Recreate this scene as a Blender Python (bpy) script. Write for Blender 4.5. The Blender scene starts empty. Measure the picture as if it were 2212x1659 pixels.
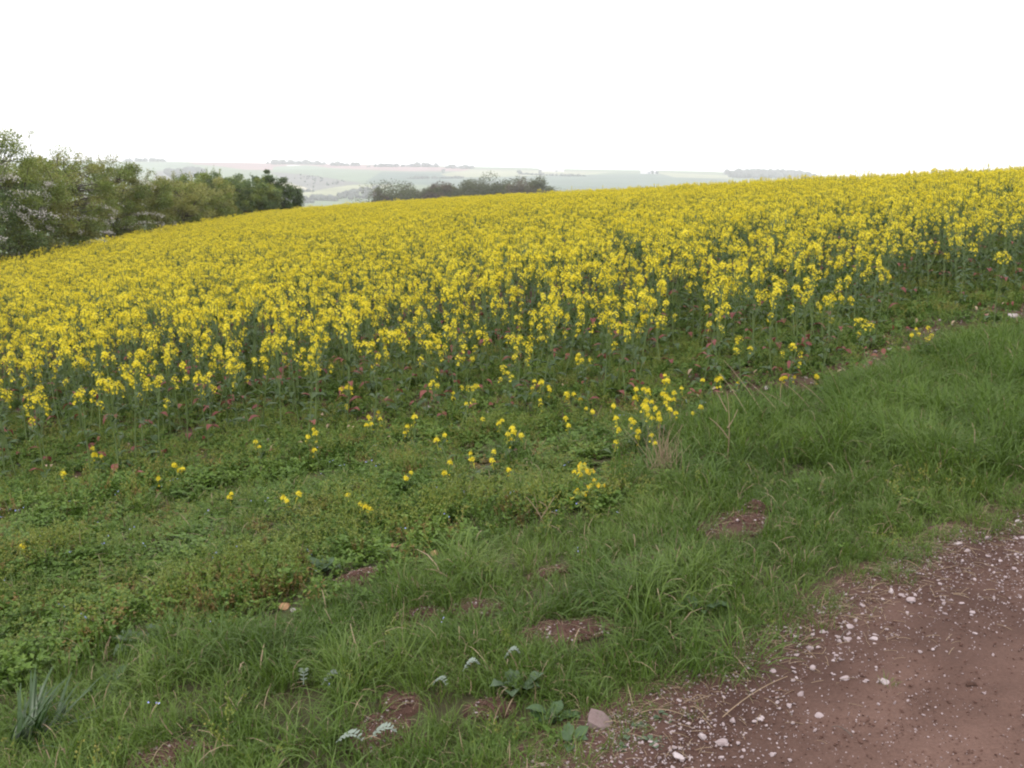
import bpy, math, random
import numpy as np
from mathutils import Vector, Matrix

sc = bpy.context.scene
rng = np.random.default_rng(7)
random.seed(7)

# ---------------------------------------------------------------- camera
EYE = 1.6
PITCH = math.atan((384 - 180) / 1005.0)
cam_d = bpy.data.cameras.new('camera')
cam_d.sensor_width = 36
cam_d.lens = 18 * 1005 / 512
cam_d.clip_start = 0.05
cam_d.clip_end = 30000
cam = bpy.data.objects.new('camera', cam_d)
cam.location = (0, 0, EYE)
cam.rotation_euler = (math.pi / 2 - PITCH, 0, 0)
sc.collection.objects.link(cam)
sc.camera = cam

# ---------------------------------------------------------------- overcast sky, soft sun, exposure
SUN_EL, SUN_AZ = math.radians(52), math.radians(205)
w = bpy.data.worlds.new('World')
sc.world = w
w.use_nodes = True
nt = w.node_tree
nt.nodes.clear()
wo = nt.nodes.new('ShaderNodeOutputWorld')
bg = nt.nodes.new('ShaderNodeBackground')
sky = nt.nodes.new('ShaderNodeTexSky')
sky.sky_type = 'NISHITA'
sky.sun_disc = False
sky.sun_elevation = SUN_EL
sky.sun_rotation = SUN_AZ
hs = nt.nodes.new('ShaderNodeHueSaturation')
hs.inputs['Saturation'].default_value = 0.12
cloud = nt.nodes.new('ShaderNodeMix')
cloud.data_type = 'RGBA'
cloud.inputs['Factor'].default_value = 0.85
cloud.inputs['B'].default_value = (9.0, 8.8, 9.0, 1)
nt.links.new(sky.outputs[0], hs.inputs['Color'])
nt.links.new(hs.outputs[0], cloud.inputs['A'])
nt.links.new(cloud.outputs['Result'], bg.inputs['Color'])
bg.inputs['Strength'].default_value = 0.12
nt.links.new(bg.outputs[0], wo.inputs['Surface'])

sun_d = bpy.data.lights.new('sun', 'SUN')
sun_d.energy = 0.9
sun_d.angle = math.radians(20)
sun_d.color = (1.0, 0.96, 0.9)
sun = bpy.data.objects.new('sun', sun_d)
sv = Vector((math.sin(SUN_AZ) * math.cos(SUN_EL), math.cos(SUN_AZ) * math.cos(SUN_EL), math.sin(SUN_EL)))
sun.rotation_euler = sv.to_track_quat('Z', 'Y').to_euler()
sc.collection.objects.link(sun)

sc.view_settings.view_transform = 'Standard'
sc.view_settings.look = 'None'
sc.view_settings.exposure = 0.97
sc.view_settings.gamma = 1
sc.view_settings.use_curve_mapping = False
sc.cycles.volume_bounces = 2
sc.cycles.max_bounces = 6
sc.cycles.diffuse_bounces = 3
sc.cycles.transmission_bounces = 3
sc.cycles.filter_width = 2.1

# ---------------------------------------------------------------- small maths
def smooth(a, b, x):
    t = np.clip((x - a) / (b - a), 0, 1)
    return t * t * (3 - 2 * t)

def vnoise(x, y, seed=0):
    xi = np.floor(x).astype(np.int64); yi = np.floor(y).astype(np.int64)
    fx = x - xi; fy = y - yi
    fx = fx * fx * (3 - 2 * fx); fy = fy * fy * (3 - 2 * fy)
    def h(a, b):
        n = (a * 374761393 + b * 668265263 + seed * 1442695041) & 0xffffffff
        n = ((n ^ (n >> 13)) * 1274126177) & 0xffffffff
        n = n ^ (n >> 16)
        return (n & 0xffff) / 65535.0
    return (h(xi, yi) * (1 - fx) + h(xi + 1, yi) * fx) * (1 - fy) + (h(xi, yi + 1) * (1 - fx) + h(xi + 1, yi + 1) * fx) * fy

def fbm(x, y, seed=0, octv=4):
    s = 0; a = .5; t = 0
    for k in range(octv):
        s = s + a * vnoise(x * 2 ** k, y * 2 ** k, seed + 17 * k); t += a; a *= .5
    return s / t * 2 - 1

TH = math.radians(42)                     # the track runs this way; u along it, v across it towards the field
CT, ST = math.cos(TH), math.sin(TH)
def uv_of(x, y): return x * CT + y * ST, -x * ST + y * CT
def xy_of(u, v): return u * CT - v * ST, u * ST + v * CT

def px_of(x, y, z):                       # used only for laying out the crops of the far hillside
    d = y * math.cos(PITCH) - (z - EYE) * math.sin(PITCH); v = y * math.sin(PITCH) + (z - EYE) * math.cos(PITCH)
    return 512 + 1005 * x / d, 384 - 1005 * v / d

P_ = (0.13074789813505516, 0.02151065137098051, -0.00196910149863376, -0.0016868017991971656, -0.0003926746108696512)
FR = np.array([0, 100, 200, 300, 500, 800, 1100, 1500, 2000, 2600], float)
FZ = np.array([0, -5, -13, -18, -38, -56, -50, -30, -3, 26], float)
SKX = np.array([-1.2, -.5, -.41, -.3, -.2, -.012, .19, .29, .5, 1.2])
SKZ = np.array([60, 60, 58, 55, 52, 41, 26, 12, 4, 0], float)
def H(x, y):
    """height of the land (m): the brow of the rapeseed field, the valley and the hills across it"""
    x = np.asarray(x, float); y = np.asarray(y, float)
    gx, gy, a, b, c = P_
    r = np.hypot(x, y)
    near = gx * x + gy * y + a * x * x + b * x * y + c * y * y
    t = np.clip(np.where(y > 1, x / np.maximum(y, 1), np.sign(x) * 1.2), -1.2, 1.2)
    skyl = np.interp(t, SKX, SKZ)
    far = np.interp(r, FR, FZ)
    far = np.where(r > 2600, 26 + (skyl - 26) * smooth(2600, 3300, r) - smooth(3300, 4700, r) * 60, far)
    far = np.where(r > 1500, np.minimum(far, -30 + (skyl + 30) * (r - 1500) / 1800 + 6), far)
    und = smooth(150, 900, r) * (1 - .75 * smooth(2700, 3200, r))
    far = far + und * (9 * fbm(x / 420, y / 420, 5, 3))
    k = smooth(60, 115, r)
    return near * (1 - k) + far * k

def crop_edge(x):
    return np.interp(x, [-14, -3.48, -2.78, -2.13, -1.61, -.66, 0, .95, 1.97, 3.3, 4.26, 10, 20, 40],
                     [5.5, 5.62, 5.75, 5.75, 5.9, 6.05, 5.98, 6.15, 6.4, 7.1, 7.5, 11.4, 18.0, 31])

def ground_z(x, y):
    """land with the humps of the verge"""
    x = np.asarray(x, float); y = np.asarray(y, float)
    u, v = uv_of(x, y)
    m = smooth(1.45, 2.2, v) * (1 - smooth(11, 16, y))
    g = .05 * fbm(x / .75, y / .75, 3, 3) + .022 * fbm(x / .22, y / .22, 9, 2)
    return H(x, y) + m * (g + .02)

def at(px, py):
    """where on the land a place in the photograph (2212 px wide) lies"""
    a, b = px * 1024 / 2212., py * 1024 / 2212.
    X = (a - 512) / 1005; Y = (384 - b) / 1005
    cp, sp = math.cos(PITCH), math.sin(PITCH)
    d = np.array([X, cp + Y * sp, -sp + Y * cp])
    t = np.linspace(.5, 60, 12000)
    g = EYE + t * d[2] - ground_z(t * d[0], t * d[1])
    i = int(np.argmax(g < 0))
    return float(t[i] * d[0]), float(t[i] * d[1])

def inpoly(x, y, poly):
    x = np.asarray(x); y = np.asarray(y); c = np.zeros(x.shape, bool)
    n = len(poly)
    for i in range(n):
        x1, y1 = poly[i]; x2, y2 = poly[(i + 1) % n]
        if y1 == y2: continue
        k = ((y1 > y) != (y2 > y)) & (x < (x2 - x1) * (y - y1) / (y2 - y1) + x1)
        c ^= k
    return c

# ---------------------------------------------------------------- mesh and object helpers
class MB:
    def __init__(s): s.V = []; s.F = []; s.M = []; s.n = 0
    def add(s, V, F, m=0):
        V = np.asarray(V, float).reshape(-1, 3); F = np.asarray(F, np.int64)
        if len(F) == 0: return s
        s.V.append(V); s.F.append(F + s.n); s.M.append(np.full(len(F), m)); s.n += len(V); return s
    def mesh(s, name, mats, smooth_=True):
        V = np.concatenate(s.V)
        me = bpy.data.meshes.new(name)
        lv = np.concatenate([f.ravel() for f in s.F]); tot = np.concatenate([np.full(len(f), f.shape[1]) for f in s.F])
        st = np.concatenate([[0], np.cumsum(tot)[:-1]])
        me.vertices.add(len(V)); me.vertices.foreach_set('co', V.ravel().astype(np.float32))
        me.loops.add(len(lv)); me.loops.foreach_set('vertex_index', lv.astype(np.int32))
        me.polygons.add(len(tot)); me.polygons.foreach_set('loop_start', st.astype(np.int32))
        me.polygons.foreach_set('loop_total', tot.astype(np.int32))
        me.polygons.foreach_set('material_index', np.concatenate(s.M).astype(np.int32))
        me.polygons.foreach_set('use_smooth', np.full(len(tot), smooth_))
        for m in (mats if isinstance(mats, (list, tuple)) else [mats]): me.materials.append(m)
        me.update(calc_edges=True)
        return me

def link(name, me, parent=None):
    o = bpy.data.objects.new(name, me); sc.collection.objects.link(o)
    if parent is not None: o.parent = parent
    return o

def tag(o, label=None, cat=None, group=None, kind=None):
    if label: o['label'] = label
    if cat: o['category'] = cat
    if group: o['group'] = group
    if kind: o['kind'] = kind
    return o

def empty(name, loc, rz=0):
    o = bpy.data.objects.new(name, None); sc.collection.objects.link(o)
    o.location = loc; o.rotation_euler = (0, 0, rz); o.empty_display_size = .1
    return o

def copy_tree(o):
    c = o.copy(); sc.collection.objects.link(c)
    for ch in KIDS.get(o.name, []):
        d = ch.copy(); sc.collection.objects.link(d); d.parent = c
    return c
KIDS = {}

def unit(v): return v / np.maximum(np.linalg.norm(v, axis=-1, keepdims=True), 1e-9)

def tube(pts, rad, sides=5):
    pts = np.asarray(pts, float); n = len(pts); rad = np.broadcast_to(rad, (n,))
    t = unit(np.gradient(pts, axis=0))
    ref = np.where(np.abs(t[:, 2:3]) > .9, [[1., 0, 0]], [[0, 0, 1.]])
    a = unit(np.cross(t, ref)); b = np.cross(t, a)
    an = np.arange(sides) * 2 * np.pi / sides
    V = pts[:, None] + rad[:, None, None] * (np.cos(an)[None, :, None] * a[:, None] + np.sin(an)[None, :, None] * b[:, None])
    i = np.arange(n - 1)[:, None] * sides; j = np.arange(sides)[None]; k = (j + 1) % sides
    F = np.stack([i + j, i + k, i + sides + k, i + sides + j], -1).reshape(-1, 4)
    return V.reshape(-1, 3), F

def curve(p0, p1, bend, n=5):
    t = np.linspace(0, 1, n)[:, None]; p0 = np.asarray(p0, float); p1 = np.asarray(p1, float)
    return p0 + (p1 - p0) * t + np.asarray(bend) * 4 * t * (1 - t)

def diamonds(C, D, N, L, W, fold=.15):
    """N small pointed leaves: base C, direction D, face normal N"""
    D = unit(D); S = unit(np.cross(D, N)); N = unit(np.cross(S, D))
    L = np.broadcast_to(L, (len(C),))[:, None]; W = np.broadcast_to(W, (len(C),))[:, None]
    b = C; t = C + D * L; m = C + D * L * .45
    l = m + S * W * .5 + N * W * fold; r = m - S * W * .5 + N * W * fold
    V = np.stack([b, r, t, l], 1).reshape(-1, 3)
    F = np.arange(len(C))[:, None] * 4 + np.array([[0, 1, 2, 3]])
    return V, F

def rand_dirs(n):
    return unit(rng.normal(size=(n, 3)))

def big_leaf(base, azim, length, width, up=.5, droop=.9, lobes=0., nseg=6, stalk=.15):
    """one broad leaf with a folded midrib, arching outwards"""
    t = np.linspace(0, 1, nseg + 1)
    ang = up - droop * t
    ds = length / nseg
    r = np.concatenate([[0], np.cumsum(np.cos(ang[:-1]) * ds)]); z = np.concatenate([[0], np.cumsum(np.sin(ang[:-1]) * ds)])
    wd = width * .5 * np.sin(np.pi * np.clip((t - stalk) / (1 - stalk), 0, 1) ** .75) + .002
    wd = wd * (1 + lobes * np.cos(t * 19)); wd[-1] = .001
    h = np.array([math.cos(azim), math.sin(azim), 0]); s = np.array([-h[1], h[0], 0])
    mid = np.asarray(base) + r[:, None] * h + z[:, None] * [0, 0, 1]
    lift = (wd * .35)[:, None] * np.array([0, 0, 1.]) + (rng.normal(0, .06 * width, nseg + 1))[:, None] * np.array([0, 0, 1.])
    V = np.concatenate([mid + s * wd[:, None] + lift, mid, mid - s * wd[:, None] + lift])
    n = nseg + 1; i = np.arange(nseg)
    F = np.concatenate([np.stack([i, i + n, i + n + 1, i + 1], 1), np.stack([i + n, i + 2 * n, i + 2 * n + 1, i + n + 1], 1)])
    return V, F

def flowers(C, N, R):
    """four-petalled flowers: centres C, facing N, petal length R"""
    n = len(C); a = unit(np.cross(N, rand_dirs(n))); b = np.cross(N, a)
    Vs = []
    for k in range(4):
        an = k * math.pi / 2
        d = math.cos(an) * a + math.sin(an) * b; s = -math.sin(an) * a + math.cos(an) * b
        R_ = R[:, None]
        lift = rng.uniform(-.1, .35, (n, 1))
        Vs.append(np.stack([C, C + d * R_ * .62 - s * R_ * .47 + N * R_ * lift, C + d * R_ * 1.02 + N * R_ * (lift * 1.2), C + d * R_ * .62 + s * R_ * .47 + N * R_ * lift], 1))
    V = np.stack(Vs, 1).reshape(-1, 3)
    F = np.arange(n * 4)[:, None] * 4 + np.array([[0, 1, 2, 3]])
    return V, F

# ---------------------------------------------------------------- materials
def base_mat(name):
    m = bpy.data.materials.new(name); m.use_nodes = True; n = m.node_tree; n.nodes.clear()
    out = n.nodes.new('ShaderNodeOutputMaterial'); p = n.nodes.new('ShaderNodeBsdfPrincipled')
    n.links.new(p.outputs[0], out.inputs[0])
    return m, n, p, out

def ramp(n, fac, cols):
    r = n.nodes.new('ShaderNodeValToRGB'); e = r.color_ramp.elements
    while len(e) < len(cols): e.new(.5)
    for i, c in enumerate(cols):
        e[i].position = c[0]; e[i].color = (*c[1], 1)
    n.links.new(fac, r.inputs[0]); return r.outputs[0]

def leaf_mat(name, cols, trans=.3, rough=.45, spec=.35, patch=0., scale=3.):
    """plant tissue: each leaf and each plant a little different, light comes through it"""
    m, n, p, out = base_mat(name)
    geo = n.nodes.new('ShaderNodeNewGeometry'); oi = n.nodes.new('ShaderNodeObjectInfo')
    mx = n.nodes.new('ShaderNodeMath'); mx.operation = 'MULTIPLY_ADD'; mx.inputs[1].default_value = .55
    m2 = n.nodes.new('ShaderNodeMath'); m2.operation = 'MULTIPLY'; m2.inputs[1].default_value = .45
    n.links.new(oi.outputs['Random'], m2.inputs[0])
    n.links.new(geo.outputs['Random Per Island'], mx.inputs[0]); n.links.new(m2.outputs[0], mx.inputs[2])
    fac = mx.outputs[0]
    if patch:
        nz = n.nodes.new('ShaderNodeTexNoise'); nz.inputs['Scale'].default_value = scale; nz.inputs['Detail'].default_value = 2
        n.links.new(geo.outputs['Position'], nz.inputs['Vector'])
        mm = n.nodes.new('ShaderNodeMapRange'); mm.inputs[1].default_value = .3; mm.inputs[2].default_value = .7
        n.links.new(nz.outputs[0], mm.inputs[0])
        mi = n.nodes.new('ShaderNodeMix'); mi.inputs[0].default_value = patch
        n.links.new(fac, mi.inputs[2]); n.links.new(mm.outputs[0], mi.inputs[3]); fac = mi.outputs[0]
    col = ramp(n, fac, cols)
    n.links.new(col, p.inputs['Base Color'])
    p.inputs['Roughness'].default_value = rough; p.inputs['Specular IOR Level'].default_value = spec
    if trans:
        tr = n.nodes.new('ShaderNodeBsdfTranslucent'); n.links.new(col, tr.inputs['Color'])
        ms = n.nodes.new('ShaderNodeMixShader'); ms.inputs[0].default_value = trans
        n.links.new(p.outputs[0], ms.inputs[1]); n.links.new(tr.outputs[0], ms.inputs[2]); n.links.new(ms.outputs[0], out.inputs[0])
    return m

def soil_mat(name, cols, scale=6., bump=.6, fine=90., rough=.95):
    m, n, p, out = base_mat(name)
    tc = n.nodes.new('ShaderNodeNewGeometry')
    a = n.nodes.new('ShaderNodeTexNoise'); a.inputs['Scale'].default_value = scale; a.inputs['Detail'].default_value = 8; a.inputs['Roughness'].default_value = .65
    b = n.nodes.new('ShaderNodeTexNoise'); b.inputs['Scale'].default_value = fine; b.inputs['Detail'].default_value = 6; b.inputs['Roughness'].default_value = .7
    for q in (a, b): n.links.new(tc.outputs['Position'], q.inputs['Vector'])
    mi = n.nodes.new('ShaderNodeMix'); mi.inputs[0].default_value = .45
    n.links.new(a.outputs[0], mi.inputs[2]); n.links.new(b.outputs[0], mi.inputs[3])
    n.links.new(ramp(n, mi.outputs[0], cols), p.inputs['Base Color'])
    p.inputs['Roughness'].default_value = rough; p.inputs['Specular IOR Level'].default_value = .2
    bp = n.nodes.new('ShaderNodeBump'); bp.inputs['Strength'].default_value = bump; bp.inputs['Distance'].default_value = .01
    n.links.new(mi.outputs[0], bp.inputs['Height']); n.links.new(bp.outputs[0], p.inputs['Normal'])
    return m

def humus(m, dark):
    n = m.node_tree; p = [q for q in n.nodes if q.type == 'BSDF_PRINCIPLED'][0]; src = p.inputs['Base Color'].links[0].from_socket
    a = n.nodes.new('ShaderNodeAttribute'); a.attribute_name = 'humus'; mi = n.nodes.new('ShaderNodeMix'); mi.data_type = 'RGBA'; mi.blend_type = 'MULTIPLY'
    n.links.new(a.outputs['Fac'], mi.inputs[0]); n.links.new(src, mi.inputs['A']); mi.inputs['B'].default_value = (*dark, 1); n.links.new(mi.outputs['Result'], p.inputs['Base Color'])

def flat_mat(name, col, var=.15, scale=.02, rough=.9):
    m, n, p, out = base_mat(name)
    tc = n.nodes.new('ShaderNodeNewGeometry')
    a = n.nodes.new('ShaderNodeTexNoise'); a.inputs['Scale'].default_value = scale; a.inputs['Detail'].default_value = 5
    n.links.new(tc.outputs['Position'], a.inputs['Vector'])
    n.links.new(ramp(n, a.outputs[0], [(.3, tuple(c * (1 - var) for c in col)), (.7, tuple(c * (1 + var) for c in col))]), p.inputs['Base Color'])
    p.inputs['Roughness'].default_value = rough; p.inputs['Specular IOR Level'].default_value = .1
    return m

M = {}
M['petal'] = leaf_mat('rape petal', [(0, (0.57, 0.455, 0.018)), (0.5, (0.67, 0.55, 0.028)), (1, (0.74, 0.64, 0.06))], trans=.35, rough=.6, spec=.2)
M['bud'] = leaf_mat('rape bud', [(0, (.22, .26, .03)), (1, (.40, .38, .04))], trans=.2)
M['stem'] = leaf_mat('rape stem', [(0, (0.0651, 0.1009, 0.0306)), (1, (0.1071, 0.1534, 0.0459))], trans=0, rough=.5)
M['rape_leaf'] = leaf_mat('rape leaf', [(0, (0.0274, 0.0544, 0.0158)), (0.6, (0.0456, 0.0832, 0.0247)), (1, (0.073, 0.1088, 0.0404))], trans=.3, rough=.45)
M['red_leaf'] = leaf_mat('reddened leaf', [(0, (0.123, 0.0338, 0.0287)), (0.6, (0.1845, 0.0506, 0.0446)), (1, (0.2029, 0.0878, 0.0382))], trans=.3, rough=.5)
M['grass'] = leaf_mat('verge grass', [(0, (0.0407, 0.0797, 0.0121)), (0.45, (0.0758, 0.1327, 0.0195)), (0.85, (0.1283, 0.191, 0.0338)), (1, (0.1782, 0.2035, 0.06))], trans=.35, rough=.45, spec=.32, patch=.45, scale=1.3)
M['lush'] = leaf_mat('lush grass', [(0, (0.0447, 0.0862, 0.012)), (0.5, (0.0782, 0.1379, 0.0187)), (1, (0.1451, 0.2069, 0.0334))], trans=.35, rough=.5, spec=.22, patch=.3, scale=1.4)
M['weed'] = leaf_mat('weed leaf', [(0, (0.054, 0.1057, 0.0152)), (0.5, (0.0917, 0.1639, 0.0228)), (0.9, (0.1512, 0.2222, 0.0342)), (1, (0.2159, 0.2327, 0.0418))], trans=.3, rough=.5, patch=.4, scale=1.6)
M['weed_brown'] = leaf_mat('withering weed', [(0, (.10, .075, .022)), (.5, (.17, .12, .035)), (1, (.24, .15, .05))], trans=.3, rough=.6)
M['weed_pod'] = leaf_mat('weed seed pod', [(0, (0.1064, 0.1642, 0.028)), (0.6, (0.1748, 0.2074, 0.036)), (1, (0.2736, 0.1901, 0.048))], trans=.3, patch=.6, scale=1.2)
M['dry'] = leaf_mat('dry straw', [(0, (0.1989, 0.1392, 0.0862)), (1, (0.3315, 0.2519, 0.1658))], trans=.1, rough=.6)
M['silver'] = leaf_mat('silverweed leaf', [(0, (0.1321, 0.1696, 0.1344)), (1, (0.2312, 0.2749, 0.2312))], trans=.1, rough=.6)
M['greyleaf'] = leaf_mat('grey green leaf', [(0, (0.0476, 0.0816, 0.0416)), (1, (0.0952, 0.136, 0.0768))], trans=.2, rough=.55)
M['dock'] = leaf_mat('dock leaf', [(0, (0.03, 0.066, 0.0216)), (1, (0.066, 0.114, 0.0432))], trans=.25, rough=.4)
M['blade'] = leaf_mat('broad blade', [(0, (0.0201, 0.0496, 0.011)), (1, (0.0377, 0.0801, 0.0179))], trans=.25, rough=.35, spec=.5)
M['cowslip'] = leaf_mat('cowslip petal', [(0, (0.68, 0.44, 0.012)), (1, (0.72, 0.544, 0.04))], trans=.3, rough=.6)
M['blue'] = leaf_mat('speedwell petal', [(0, (.22, .26, .65)), (1, (.45, .48, .85))], trans=.2)
M['soil'] = soil_mat('verge soil', [(0.3, (0.0263, 0.0255, 0.012)), (0.5, (0.045, 0.042, 0.0195)), (0.7, (0.075, 0.0638, 0.0338))])
M['mole'] = soil_mat('crumbly brown soil', [(0.3, (0.0275, 0.015, 0.0111)), (0.5, (0.0612, 0.0335, 0.0251)), (0.7, (0.1101, 0.0634, 0.0474))], scale=14, bump=1.0, fine=120)
M['fieldsoil'] = soil_mat('field soil', [(0.3, (0.0319, 0.019, 0.0119)), (0.7, (0.0765, 0.0448, 0.0285))], scale=3)
M['track'] = soil_mat('track earth', [(0.3, (0.0631, 0.0362, 0.0275)), (0.48, (0.1001, 0.0583, 0.0454)), (0.58, (0.1261, 0.075, 0.0589)), (0.75, (0.178, 0.1145, 0.092))], scale=2.2, bump=.8, fine=110)
M['stone'] = leaf_mat('chalky stone', [(0, (0.15, 0.1101, 0.1079)), (0.45, (0.2455, 0.1969, 0.1984)), (1, (0.3545, 0.3003, 0.3063))], trans=0, rough=.85, spec=.2, patch=.35, scale=40)
M['rock'] = soil_mat('big stone', [(0.3, (0.1148, 0.0803, 0.0755)), (0.6, (0.1836, 0.1377, 0.1321)), (0.8, (0.2387, 0.1927, 0.1887))], scale=25, bump=.5, fine=160, rough=.85)
M['orange_stone'] = soil_mat('ochre stone', [(0.3, (0.2592, 0.1368, 0.0648)), (0.7, (0.4176, 0.2736, 0.1584))], scale=30, bump=.5, fine=160)
M['white_stone'] = soil_mat('white stone', [(0.3, (0.2944, 0.2448, 0.2492)), (0.7, (0.4416, 0.3888, 0.3943))], scale=30, bump=.4, fine=160)
M['crumb'] = leaf_mat('soil crumb', [(0, (0.0432, 0.0233, 0.0184)), (1, (0.108, 0.0616, 0.049))], trans=0, rough=.95, spec=.1)
M['bark'] = soil_mat('bark', [(.3, (.05, .04, .035)), (.7, (.12, .10, .085))], scale=8, bump=.8, fine=60)
M['haw'] = leaf_mat('hawthorn leaf', [(0, (0.0702, 0.1043, 0.0229)), (0.5, (0.1474, 0.1956, 0.0374)), (1, (0.2528, 0.2869, 0.0622))], trans=.3, rough=.5, patch=.35, scale=.7)
M['haw_pale'] = leaf_mat('pale hawthorn leaf', [(0, (0.1088, 0.1263, 0.0301)), (0.5, (0.2041, 0.2147, 0.0503)), (1, (0.3265, 0.3157, 0.0854))], trans=.3, rough=.5, patch=.35, scale=.7)
M['haw_dark'] = leaf_mat('dark leaf', [(0, (0.0362, 0.0674, 0.0197)), (0.5, (0.0786, 0.1236, 0.0335)), (1, (0.1331, 0.1853, 0.054))], trans=.25, rough=.5, patch=.3, scale=.6)
M['blossom'] = leaf_mat('hawthorn blossom', [(0, (0.324, 0.306, 0.27)), (1, (0.54, 0.513, 0.468))], trans=.25, rough=.7)
M['olive'] = leaf_mat('olive tree leaf', [(0, (0.0528, 0.0672, 0.0229)), (1, (0.1151, 0.1296, 0.0459))], trans=.2, rough=.6, patch=.4, scale=.15)
M['bronze'] = leaf_mat('bronze tree leaf', [(0, (0.068, 0.0544, 0.0347)), (1, (0.136, 0.1087, 0.0651))], trans=.2, rough=.6, patch=.4, scale=.15)
M['wood'] = flat_mat('far wood', (.075, .085, .07), .4, .05)
M['far_base'] = flat_mat('far pasture', (.115, .17, .065), .2)

# ---------------------------------------------------------------- instancing for what nobody could count
def library(name, meshes):
    c = bpy.data.collections.new(name)
    for i, me in enumerate(meshes):
        c.objects.link(bpy.data.objects.new('%s_%02d' % (name, i), me))
    return c

def scatter(name, coll, pos, rot, scl, idx, label=None, cat=None, kind='stuff'):
    me = bpy.data.meshes.new(name)
    n = len(pos)
    me.vertices.add(n); me.vertices.foreach_set('co', np.asarray(pos, np.float32).ravel())
    me.attributes.new('rot', 'FLOAT_VECTOR', 'POINT').data.foreach_set('vector', np.asarray(rot, np.float32).ravel())
    me.attributes.new('scl', 'FLOAT_VECTOR', 'POINT').data.foreach_set('vector', np.asarray(scl, np.float32).ravel())
    me.attributes.new('idx', 'INT', 'POINT').data.foreach_set('value', np.asarray(idx, np.int32))
    o = link(name, me)
    ng = bpy.data.node_groups.new(name, 'GeometryNodeTree')
    ng.interface.new_socket('Geometry', in_out='INPUT', socket_type='NodeSocketGeometry')
    ng.interface.new_socket('Geometry', in_out='OUTPUT', socket_type='NodeSocketGeometry')
    N = ng.nodes
    gi = N.new('NodeGroupInput'); go = N.new('NodeGroupOutput'); ip = N.new('GeometryNodeInstanceOnPoints'); ci = N.new('GeometryNodeCollectionInfo')
    ci.inputs['Collection'].default_value = coll; ci.inputs['Separate Children'].default_value = True; ci.inputs['Reset Children'].default_value = True
    ip.inputs['Pick Instance'].default_value = True
    def attr(nm, ty):
        a = N.new('GeometryNodeInputNamedAttribute'); a.data_type = ty; a.inputs['Name'].default_value = nm
        return [s for s in a.outputs if s.enabled and s.name == 'Attribute'][0]
    L = ng.links.new
    L(gi.outputs[0], ip.inputs['Points']); L(ci.outputs[0], ip.inputs['Instance'])
    L(attr('idx', 'INT'), ip.inputs['Instance Index']); L(attr('rot', 'FLOAT_VECTOR'), ip.inputs['Rotation']); L(attr('scl', 'FLOAT_VECTOR'), ip.inputs['Scale'])
    L(ip.outputs[0], go.inputs[0])
    md = o.modifiers.new('scatter', 'NODES'); md.node_group = ng
    tag(o, label, cat, None, kind)
    return o

def rots(n, tilt=.15):
    return np.stack([rng.normal(0, tilt, n), rng.normal(0, tilt, n), rng.uniform(0, 6.283, n)], 1)
def scl3(s, zs=None):
    zs = s if zs is None else zs
    return np.stack([s, s, zs], 1)

# ================================================================ THE SETTING
def grid_mesh(xs, ys, zf, name, mat):
    X, Y = np.meshgrid(xs, ys); Z = zf(X, Y)
    nx = len(xs); ny = len(ys)
    i = np.arange(ny - 1)[:, None] * nx; j = np.arange(nx - 1)[None]
    F = np.stack([i + j, i + j + 1, i + nx + j + 1, i + nx + j], -1).reshape(-1, 4)
    return MB().add(np.stack([X, Y, Z], -1).reshape(-1, 3), F).mesh(name, mat)

xs = np.concatenate([np.arange(-70, -7, 1.5), np.arange(-7, 8, .08), np.arange(8, 90, 1.5)])
ys = np.concatenate([np.arange(-12, .5, 1.), np.arange(.5, 13, .08), np.arange(13, 125, 1.5)])
g = grid_mesh(xs, ys, ground_z, 'ground', [M['soil'], M['fieldsoil']])
go_ = link('ground', g); tag(go_, kind='structure')

# the dirt track: a sheet lying on the ground with an uneven edge that dips under the turf
def track_edge(u): return 1.60 - .135 * np.clip(u - 2.3, 0, 3) + 0.02 + .045 * fbm(u / .5, u * 0 + 3.3, 21, 3) + .04 * fbm(u / .13, u * 0 + 1.3, 22, 2)
us = np.arange(-3.5, 16, .035); tv = np.linspace(0, 1, 130)
U, T = np.meshgrid(us, tv); Vv = -3.2 + (track_edge(U) + 3.2 + .34) * T ** .75
X, Y = xy_of(U, Vv)
Z = H(X, Y) + .016 + .012 * fbm(X / .5, Y / .5, 31, 3) + .005 * fbm(X / .07, Y / .07, 33, 3) - .035 * smooth(-1.0, -.25, Vv) * (1 - smooth(.15, .75, Vv))
Z = Z - .06 * smooth(.22, .34, Vv - track_edge(U)) - .06 * (1 - smooth(-3.2, -3.0, Vv))
Z = np.maximum(Z, np.where((Vv < track_edge(U) + .22) & (Vv > -3), ground_z(X, Y) + .004, -99))
nx = len(us); i = np.arange(len(tv) - 1)[:, None] * nx; j = np.arange(nx - 1)[None]
F = np.stack([i + j, i + j + 1, i + nx + j + 1, i + nx + j], -1).reshape(-1, 4)
tm = MB().add(np.stack([X, Y, Z], -1).reshape(-1, 3), F).mesh('dirt_track', M['track'])
# darker, humus-rich earth where the turf ends, fading in patches towards the wheel track
hm_ = smooth(-.75, .05, Vv - track_edge(U) + .28 * fbm(X / .3, Y / .3, 34, 3)) * (.75 + .25 * fbm(X / .09, Y / .09, 35, 2)) + .22 * smooth(.1, .5, fbm(U / 1.1, Vv / .22, 36, 3))
tm.attributes.new('humus', 'FLOAT', 'POINT').data.foreach_set('value', np.clip(hm_, 0, 1).ravel().astype(np.float32))
humus(M['track'], (.50, .46, .45))
tag(link('dirt_track', tm), kind='structure')
def track_z(x, y):
    return H(x, y) + .016 + .012 * fbm(x / .5, y / .5, 31, 3) - .035 * smooth(-1.0, -.25, uv_of(x, y)[1]) * (1 - smooth(.15, .75, uv_of(x, y)[1]))

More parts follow.
